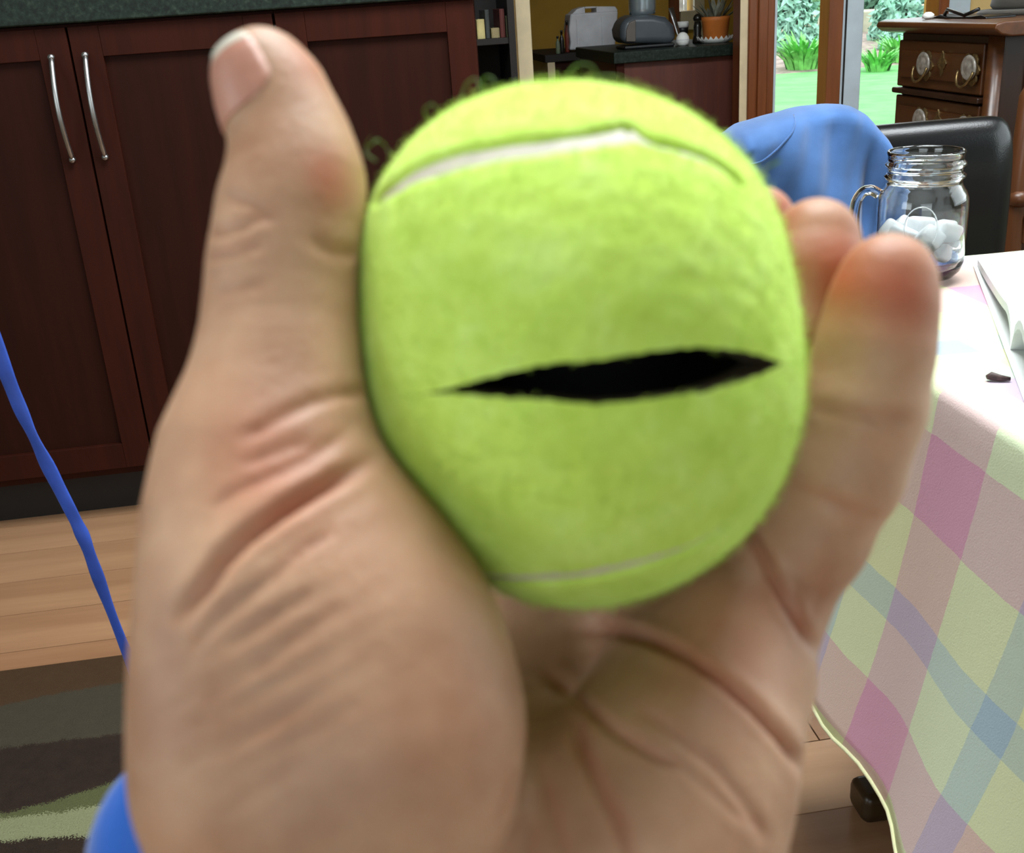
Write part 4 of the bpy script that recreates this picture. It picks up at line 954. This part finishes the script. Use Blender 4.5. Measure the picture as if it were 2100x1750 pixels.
wt = wt*(sg < .2); idx = rng.choice(len(allp), 16000, p=wt/wt.sum()); base = allp[idx]+rng.normal(size=(16000, 3))*.12
V, F = fibres(base, alln[idx], .8+1.3*rng.random(16000)**2, .03+.03*rng.random(16000), .9, 3)
o = finish(numpy_mesh('felt_fuzz', to_world(V+BC), F), 'felt_fuzz', 'felt', ball, True); o['kind'] = 'stuff'
# ---- long stray fibres curling off the top
M['stray'] = m_plain('green_stray_fibre', (74, 100, 36), .8, .1)
def P_(px, py, wd=150): return tuple(to_world(px2(px, py, wd)[None])[0])
strays = [[(935, 228), (945, 205), (955, 170), (975, 158), (985, 175), (975, 195)], [(985, 200), (985, 175), (995, 155), (1012, 160), (1018, 180), (1010, 195)], [(1155, 180), (1163, 150), (1185, 130), (1212, 132), (1225, 150), (1215, 170)], [(1190, 178), (1215, 160), (1245, 154), (1275, 157), (1300, 170)], [(755, 300), (775, 285), (790, 298), (800, 318)], [(770, 330), (752, 318), (750, 296), (762, 280)], [(1600, 330), (1570, 345), (1555, 372)], [(1470, 265), (1500, 285), (1520, 320)], [(880, 250), (868, 225), (885, 212), (900, 225)]]
for k, s in enumerate(strays):
    K = np.array(s, float); T = np.linspace(0, len(K)-1, 26); c_ = np.stack([np.interp(T, range(len(K)), K[:, i]) for i in (0, 1)], 1)
    for _ in range(4): c_[1:-1] = (c_[:-2]+2*c_[1:-1]+c_[2:])/4
    MB().tube([P_(a, b, 150+3*sin(k+i*.2)) for i, (a, b) in enumerate(c_)], [.00017*(1-.6*i/25) for i in range(26)], 5).build('stray_fibre', 'stray', ball, smooth=True)

# ================================================================== HAND (implicit surface, meshed)
THUMB = [(535, 152, 149, 92), (560, 200, 149, 104), (597, 290, 148, 112), (607, 370, 147, 131), (598, 450, 146, 144), (584, 560, 145, 148), (577, 680, 144, 152), (568, 800, 142, 170), (552, 920, 140, 204)]
THENAR = [[(548, 930, 140, 200), (545, 1060, 137, 226), (566, 1240, 133, 258), (560, 1420, 131, 263), (572, 1580, 131, 272), (640, 1760, 136, 300)],
          [(600, 1040, 140, 190), (690, 1190, 136, 232), (745, 1330, 133, 268), (768, 1490, 132, 290), (740, 1640, 134, 290), (760, 1800, 140, 300)]]
PALM = [[(760, 1800, 146, 300), (1000, 1700, 162, 235), (1090, 1500, 178, 200), (1130, 1300, 192, 195), (1180, 1130, 198, 165), (1220, 850, 198, 115)],  # last point is added, unseen behind the ball, to block light leaking through
        [(1180, 1820, 152, 330), (1325, 1690, 150, 250), (1385, 1580, 153, 228), (1420, 1480, 160, 205), (1440, 1380, 170, 180)],
        [(1500, 1380, 165, 128), (1470, 1320, 167, 165), (1385, 1275, 179, 160), (1280, 1230, 192, 150), (1180, 1200, 200, 155)],
        [(1540, 1360, 164, 95), (1530, 1290, 168, 118)]]
WRIST = [[(700, 1800, 142, 330), (780, 2050, 158, 300), (820, 2500, 190, 270)], [(1240, 1830, 150, 300), (1130, 2050, 164, 280), (1100, 2500, 195, 260)], [(980, 1850, 152, 330), (960, 2500, 192, 280)]]
PINKY = [(1490, 1310, 174, 135), (1560, 1220, 172, 132), (1650, 1090, 168, 124), (1722, 960, 164, 124), (1768, 830, 161, 122), (1795, 710, 160, 112), (1812, 620, 160, 101), (1822, 572, 160, 93)]
RING = [(1400, 1240, 188, 130), (1520, 1050, 186, 118), (1600, 850, 180, 108), (1645, 690, 177, 108), (1668, 570, 177, 100), (1675, 495, 178, 88)]
MIDDLE = [(1300, 1200, 200, 128), (1400, 1000, 199, 110), (1480, 780, 194, 100), (1525, 600, 191, 92), (1548, 500, 190, 82), (1556, 455, 190, 73)]
INDEX = [(1200, 1180, 203, 130), (1250, 950, 203, 108), (1290, 750, 200, 98), (1310, 580, 196, 88), (1315, 500, 194, 78)]
def prim(c): return [(px2(a, b, w_).astype(np.float32), np.float32(r*w_/FPX)) for a, b, w_, r in c]
def cone_sdf(P, a, ra, b, rb):
    ba = b-a; l2 = ba@ba; Q = P-a; h = np.clip((Q@ba)/l2, 0, 1); q2 = np.einsum('...i,...i->...', Q, Q)-2*h*(Q@ba)+h*h*l2; return np.sqrt(np.maximum(q2, 0))-(ra+(rb-ra)*h)
def smin(a, b, k): h = np.maximum(k-np.abs(a-b), 0)/k; return np.minimum(a, b)-h*h*k*.25
def chain_sdf(P, c, k, out_=None):
    pr_ = prim(c); D = None
    for (a, ra), (b, rb) in zip(pr_[:-1], pr_[1:]):
        d = cone_sdf(P, a, ra, b, rb); D = d if D is None else smin(D, d, k)
    return D
def hand_sdf(P):
    th = chain_sdf(P, THUMB, 3)
    tn = smin(chain_sdf(P, THENAR[0], 5), chain_sdf(P, THENAR[1], 5), 7)
    tt_ = smin(th, tn, 4)
    pm = None
    for c in PALM: d = chain_sdf(P, c, 5); pm = d if pm is None else smin(pm, d, 7)
    wr = None
    for c in WRIST: d = chain_sdf(P, c, 6); wr = d if wr is None else smin(wr, d, 10)
    fg = None
    for c in (PINKY, RING, MIDDLE, INDEX): d = chain_sdf(P, c, 3); fg = d if fg is None else smin(fg, d, .8)
    D = smin(pm, fg, 3.5); D = smin(D, wr, 9); D = smin(D, tt_, 3.0)
    bd = -(blob_dist(P)-.15); h = np.maximum(1.2-np.abs(D-bd), 0)/1.2; return np.maximum(D, bd)+h*h*1.2*.25
def surface_nets(lo, hi, h):
    ax = [np.arange(lo[i], hi[i], h) for i in range(3)]; n_ = [len(a) for a in ax]
    D = np.empty(n_, np.float32)
    yy, zz_ = np.meshgrid(ax[1], ax[2], indexing='ij')
    for s in range(0, n_[0], 8):
        xs = ax[0][s:s+8]; P = np.empty((len(xs), n_[1], n_[2], 3), np.float32); P[..., 0] = xs[:, None, None]; P[..., 1] = yy; P[..., 2] = zz_
        D[s:s+8] = hand_sdf(P)
    S = D < 0; cnt = np.zeros([q-1 for q in n_], np.int8)
    for a in (0, 1):
        for b in (0, 1):
            for c in (0, 1): cnt += S[a:n_[0]-1+a, b:n_[1]-1+b, c:n_[2]-1+c]
    act = (cnt > 0) & (cnt < 8); I = np.argwhere(act); vid = -np.ones(act.shape, np.int32); vid[act] = np.arange(len(I))
    acc = np.zeros((len(I), 3)); num = np.zeros(len(I))
    cor = [(a, b, c) for a in (0, 1) for b in (0, 1) for c in (0, 1)]
    for c0 in cor:
        for k in range(3):
            if c0[k]: continue
            c1 = list(c0); c1[k] = 1
            d0 = D[I[:, 0]+c0[0], I[:, 1]+c0[1], I[:, 2]+c0[2]]; d1_ = D[I[:, 0]+c1[0], I[:, 1]+c1[1], I[:, 2]+c1[2]]
            m_ = (d0 < 0) != (d1_ < 0); t_ = np.where(m_, d0/np.where(m_, d0-d1_, 1), 0); p = np.tile(np.array(c0, float), (len(I), 1)); p[:, k] += t_
            acc[m_] += p[m_]; num[m_] += 1
    V = (I+acc/num[:, None])*h+np.array(lo); Fq = []
    for k in range(3):
        a_ = [slice(None)]*3; b_ = [slice(None)]*3; a_[k] = slice(0, -1); b_[k] = slice(1, None)
        ch = S[tuple(a_)] != S[tuple(b_)]; E_ = np.argwhere(ch); u, v2 = (k+1) % 3, (k+2) % 3
        ok = (E_[:, u] > 0) & (E_[:, v2] > 0) & (E_[:, u] < n_[u]-1) & (E_[:, v2] < n_[v2]-1); E_ = E_[ok]
        ins = S[E_[:, 0], E_[:, 1], E_[:, 2]]
        def cell(du, dv): q = E_.copy(); q[:, u] -= du; q[:, v2] -= dv; return vid[q[:, 0], q[:, 1], q[:, 2]]
        f = np.stack([cell(1, 1), cell(0, 1), cell(0, 0), cell(1, 0)], 1); f[~ins] = f[~ins][:, ::-1]; Fq.append(f)
    return V, np.concatenate(Fq)
HV, HF = surface_nets((-52, -112, 108), (68, 60, 228), .85)
def sdf_normal(P, e=.4):
    g = np.zeros_like(P)
    for k in range(3): d = np.zeros(3); d[k] = e; g[:, k] = hand_sdf(P+d)-hand_sdf(P-d)
    return g/np.maximum(np.linalg.norm(g, axis=1)[:, None], 1e-9)
N_ = sdf_normal(HV, .8)
HV = HV-N_*hand_sdf(HV)[:, None]*.9
# skin creases and folds: (image-plane polyline at the hand, half width, depth mm)
CREASE = [([(760, 945), (700, 975), (640, 1010), (580, 1047), (520, 1090), (460, 1145), (410, 1215), (370, 1265)], 14, 2.1),
          ([(690, 1085), (620, 1130), (550, 1185), (480, 1240), (420, 1300), (395, 1330)], 10, .55),
          ([(745, 806), (690, 812), (630, 830), (560, 865), (500, 900)], 12, .6),
          ([(640, 905), (560, 930), (500, 955)], 10, .3), ([(720, 880), (620, 950), (480, 1010), (440, 1040)], 11, .45),
          ([(425, 526), (480, 515), (540, 495)], 8, .95), ([(430, 484), (490, 466), (545, 440)], 9, .75), ([(440, 600), (500, 590), (550, 575)], 9, .35), ([(462, 400), (530, 425), (560, 455)], 9, .45), ([(735, 520), (680, 515), (640, 490)], 12, .5),
          ([(640, 1210), (560, 1260), (470, 1330)], 9, .4), ([(560, 1350), (480, 1400), (420, 1450)], 9, .3), ([(640, 1430), (540, 1500), (460, 1540)], 10, .22), ([(700, 1240), (600, 1310), (520, 1380)], 9, .28), ([(620, 1560), (520, 1620), (450, 1680)], 10, .22),
          ([(1180, 1300), (1240, 1288), (1320, 1305), (1400, 1342), (1470, 1385), (1540, 1445), (1595, 1505), (1640, 1565), (1680, 1630)], 11, 1.8),
          ([(1480, 1020), (1535, 1100), (1570, 1150), (1605, 1215), (1645, 1285), (1685, 1350)], 10, 1.6),
          ([(1120, 1380), (1190, 1440), (1260, 1500), (1330, 1545), (1390, 1575)], 11, .9),
          ([(1310, 1450), (1400, 1520), (1470, 1575), (1530, 1650), (1570, 1720)], 11, .6), ([(1400, 1570), (1480, 1640), (1530, 1690)], 9, .4),
          ([(1175, 1460), (1195, 1540), (1230, 1610), (1270, 1690), (1300, 1780)], 13, 1.2),
          ([(1100, 1560), (1120, 1630), (1150, 1710), (1165, 1780)], 12, .6), ([(1060, 1590), (1045, 1640), (1020, 1700)], 11, .7), ([(1085, 1690), (1090, 1780)], 9, .4),
          ([(1670, 836), (1740, 848), (1820, 858), (1870, 860)], 12, .6), ([(1610, 985), (1680, 1022), (1760, 1055), (1800, 1060)], 14, .6),
          ([(1700, 1110), (1690, 1190), (1660, 1280)], 9, .25)]
px_ = 1050+FPX*HV[:, 0]/HV[:, 2]; py_ = 875-FPX*HV[:, 1]/HV[:, 2]
face = np.clip(-(N_*(HV/np.linalg.norm(HV, axis=1)[:, None])).sum(1)*3, 0, 1)
PP = np.stack([px_, py_], 1); disp = np.zeros(len(HV)); flush = np.zeros(len(HV))
def seg_d(P, pts):
    d = np.full(len(P), 1e9); s_at = np.zeros(len(P)); L = len(pts)-1
    for i in range(L):
        a, b = np.array(pts[i], float), np.array(pts[i+1], float); ba = b-a; h = np.clip((P-a)@ba/(ba@ba), 0, 1); q = np.linalg.norm(P-a-h[:, None]*ba, axis=1); m_ = q < d; d[m_] = q[m_]; s_at[m_] = (i+h[m_])/L
    return d, s_at
for pts_, sg_, dp in CREASE:
    d, s = seg_d(PP, pts_); fade = np.clip(np.minimum(s, 1-s)*8+.25, 0, 1) if dp < 1.0 else np.clip(np.minimum(s+.05, 1.05-s)*4.5, 0, 1)
    disp -= face*fade*dp*(np.exp(-(d/sg_)**2)-.16*np.exp(-((d-2.3*sg_)/(1.3*sg_))**2))
    flush += face*fade*0.28*min(dp, 1.2)*np.exp(-(d/(sg_*1.2))**2)
# soft lumps and fine wrinkle field over thumb base
for f_, a_, sd_ in ((.22, .28, 3), (.5, .10, 4)):
    disp += a_*hash_noise(HV, f_, sd_)*face
wr_ = np.sin((px_*.55+py_*.83)*.11+2.0*np.sin(px_*.006))*np.exp(-(((px_-560)/170)**2+((py_-1330)/260)**2)); disp += .14*wr_*face
HV = HV+N_*disp[:, None]
for cx_, cy_, r_, a_ in ((668, 348, 48, .5), (690, 400, 40, .3), (640, 120, 60, .4), (1830, 560, 90, .55), (1860, 640, 80, .45), (1700, 520, 80, .55), (1590, 420, 60, .7), (1720, 600, 60, .5), (1500, 1330, 150, .3), (560, 1000, 120, .25), (760, 1150, 200, .12), (900, 1550, 200, .12), (520, 900, 100, .15)):
    flush += a_*np.exp(-((px_-cx_)**2+(py_-cy_)**2)/r_**2)*face
t = NT('skin'); v = t.coords(); n1 = t.noise(v, 70, 4); n2 = t.noise(v, 900, 3); n3 = t.noise(v, 28, 2)
at = t.n('ShaderNodeAttribute'); at.attribute_name = 'flush'
c = t.ramp(n1, [(.3, lin((168, 127, 99))), (.7, lin((202, 165, 135)))])
c = t.mix(t.math('MULTIPLY', n3, .3), c, lin((180, 126, 100)))
c = t.mix(at.outputs['Fac'], c, lin((176, 84, 60))); t.col(c)
t.setp(Roughness=.5); t.b.inputs['Specular IOR Level'].default_value = .35; t.b.inputs['Subsurface Weight'].default_value = .35; t.b.inputs['Subsurface Radius'].default_value = (1.0, .35, .2); t.b.inputs['Subsurface Scale'].default_value = .0022
t.bump(t.math('ADD', n2, n1), .25, .0006); M['skin'] = t.m
hme = numpy_mesh('person', to_world(HV), HF); att = hme.attributes.new('flush', 'FLOAT', 'POINT')
order_ok = len(hme.vertices) == len(HV)
att.data.foreach_set('value', np.clip(flush, 0, 1).astype(np.float32)[:len(hme.vertices)])
person = finish(hme, 'person', 'skin', None, True)
tag(person, 'left hand of a person in a blue sleeve holding up the slit tennis ball', 'person')
# ---- thumb nail, laid on the skin of the thumb tip
ax0, ax1 = px2(588, 290, 148), px2(517, 128, 149); A_ = (ax1-ax0)/np.linalg.norm(ax1-ax0)
nd = np.array([-.80, .18, -.57]); nd -= A_*(nd@A_); nd /= np.linalg.norm(nd); bd_ = np.cross(A_, nd)
S00 = .2
def nail_grid(s0, s1, ns_, wdeg, lift):
    nt = 17; OO = []; DD = []; EE = []; MN = []
    for i in range(ns_):
        s = s0+(s1-s0)*i/(ns_-1); rnd = .55+.45*sqrt(max(0, 1-(1-min(1, (s-S00)/3.2))**2))
        rnd2 = 1-.30*max(0, (s-9.2)/2.2)**2
        for k in range(nt):
            f_ = -1+2*k/(nt-1); ang = radians(wdeg)*rnd*rnd2*f_; OO.append(ax0+A_*(s+3.8)); DD.append(nd*cos(ang)+bd_*sin(ang)); EE.append(abs(f_)); MN.append(4.6 if s > 8.0 else 0)
    OO, DD, EE, MN = map(np.array, (OO, DD, EE, MN)); lo_ = np.zeros(len(OO)); hi_ = np.full(len(OO), 12.)
    for _ in range(22):
        m_ = (lo_+hi_)/2; ins = hand_sdf(OO+DD*m_[:, None]) < 0; lo_ = np.where(ins, m_, lo_); hi_ = np.where(ins, hi_, m_)
    Vt = OO+DD*(np.maximum(lo_, MN)+lift-.34*EE**5)[:, None]
    V = np.array(Vt); F = np.array([(i*nt+k, i*nt+k+1, (i+1)*nt+k+1, (i+1)*nt+k) for i in range(ns_-1) for k in range(nt-1)]); return V, F
t = NT('fingernail'); t.col(t.ramp(t.noise(t.coords(), 160), [(.3, lin((188, 132, 114))), (.7, lin((202, 148, 128)))])); t.setp(Roughness=.4); t.b.inputs['Subsurface Weight'].default_value = .2; t.b.inputs['Subsurface Radius'].default_value = (.9, .4, .3); t.b.inputs['Subsurface Scale'].default_value = .001; M['nail'] = t.m
M['nailtip'] = m_plain('pale_nail_edge', (226, 220, 204), .35, .04)
V, F = nail_grid(S00, 9.2, 18, 66, .14); nl = finish(numpy_mesh('thumb_nail', to_world(V), F), 'thumb_nail', 'nail', person, True, solid=.0004); nl['label'] = 'pink thumb nail'
V, F = nail_grid(9.1, 10.7, 6, 64, .18); finish(numpy_mesh('nail_edge', to_world(V), F), 'nail_edge', 'nailtip', nl, True, solid=.0004)['label'] = 'pale free edge of the nail'
# ---- blue cuff and sleeve
def sleeve():
    m_ = MB(); rows_ = []; n_ = 72
    c0 = px2(930, 1850, 165); dirv = np.array([.10, -.86, .50]); dirv /= np.linalg.norm(dirv)
    tilt = np.array([.42, -.70, .30]); tilt /= np.linalg.norm(tilt)
    ex = np.array([1., .0, .0]); ex -= dirv*(ex@dirv); ex /= np.linalg.norm(ex); ez = np.cross(ex, dirv)
    st_ = [(-2, 40, 26), (-3.5, 44, 30), (-2, 47.5, 33), (4, 50, 35.5), (14, 51, 36), (26, 50, 36), (34, 47, 34), (38, 47, 34), (48, 52, 39), (70, 54, 42), (110, 56, 45), (170, 60, 50), (230, 64, 54)]
    for s, a, b in st_:
        for k in range(n_):
            an = 2*pi*k/n_; rib = 1+(.012 if (k % 2) else 0)*(4 <= s <= 34)+.012*sin(an*3+s*.1)
            p = c0+dirv*s+ex*a*cos(an)*rib+ez*b*sin(an)*rib
            sk = (ex*a*cos(an))@np.array([1., 0, 0]); p = p+dirv*(sk*.50)*max(0, 1-s/60) ; rows_.append(p)
    V = np.array(rows_); N0 = len(st_); F = np.array([(i*n_+k, i*n_+(k+1) % n_, (i+1)*n_+(k+1) % n_, (i+1)*n_+k) for i in range(N0-1) for k in range(n_)])
    o = finish(numpy_mesh('sleeve', to_world(V), F), 'sleeve', 'cuff', person, True, sub=1, solid=.002); o['label'] = 'bright blue fleece sleeve cuff'
sleeve()
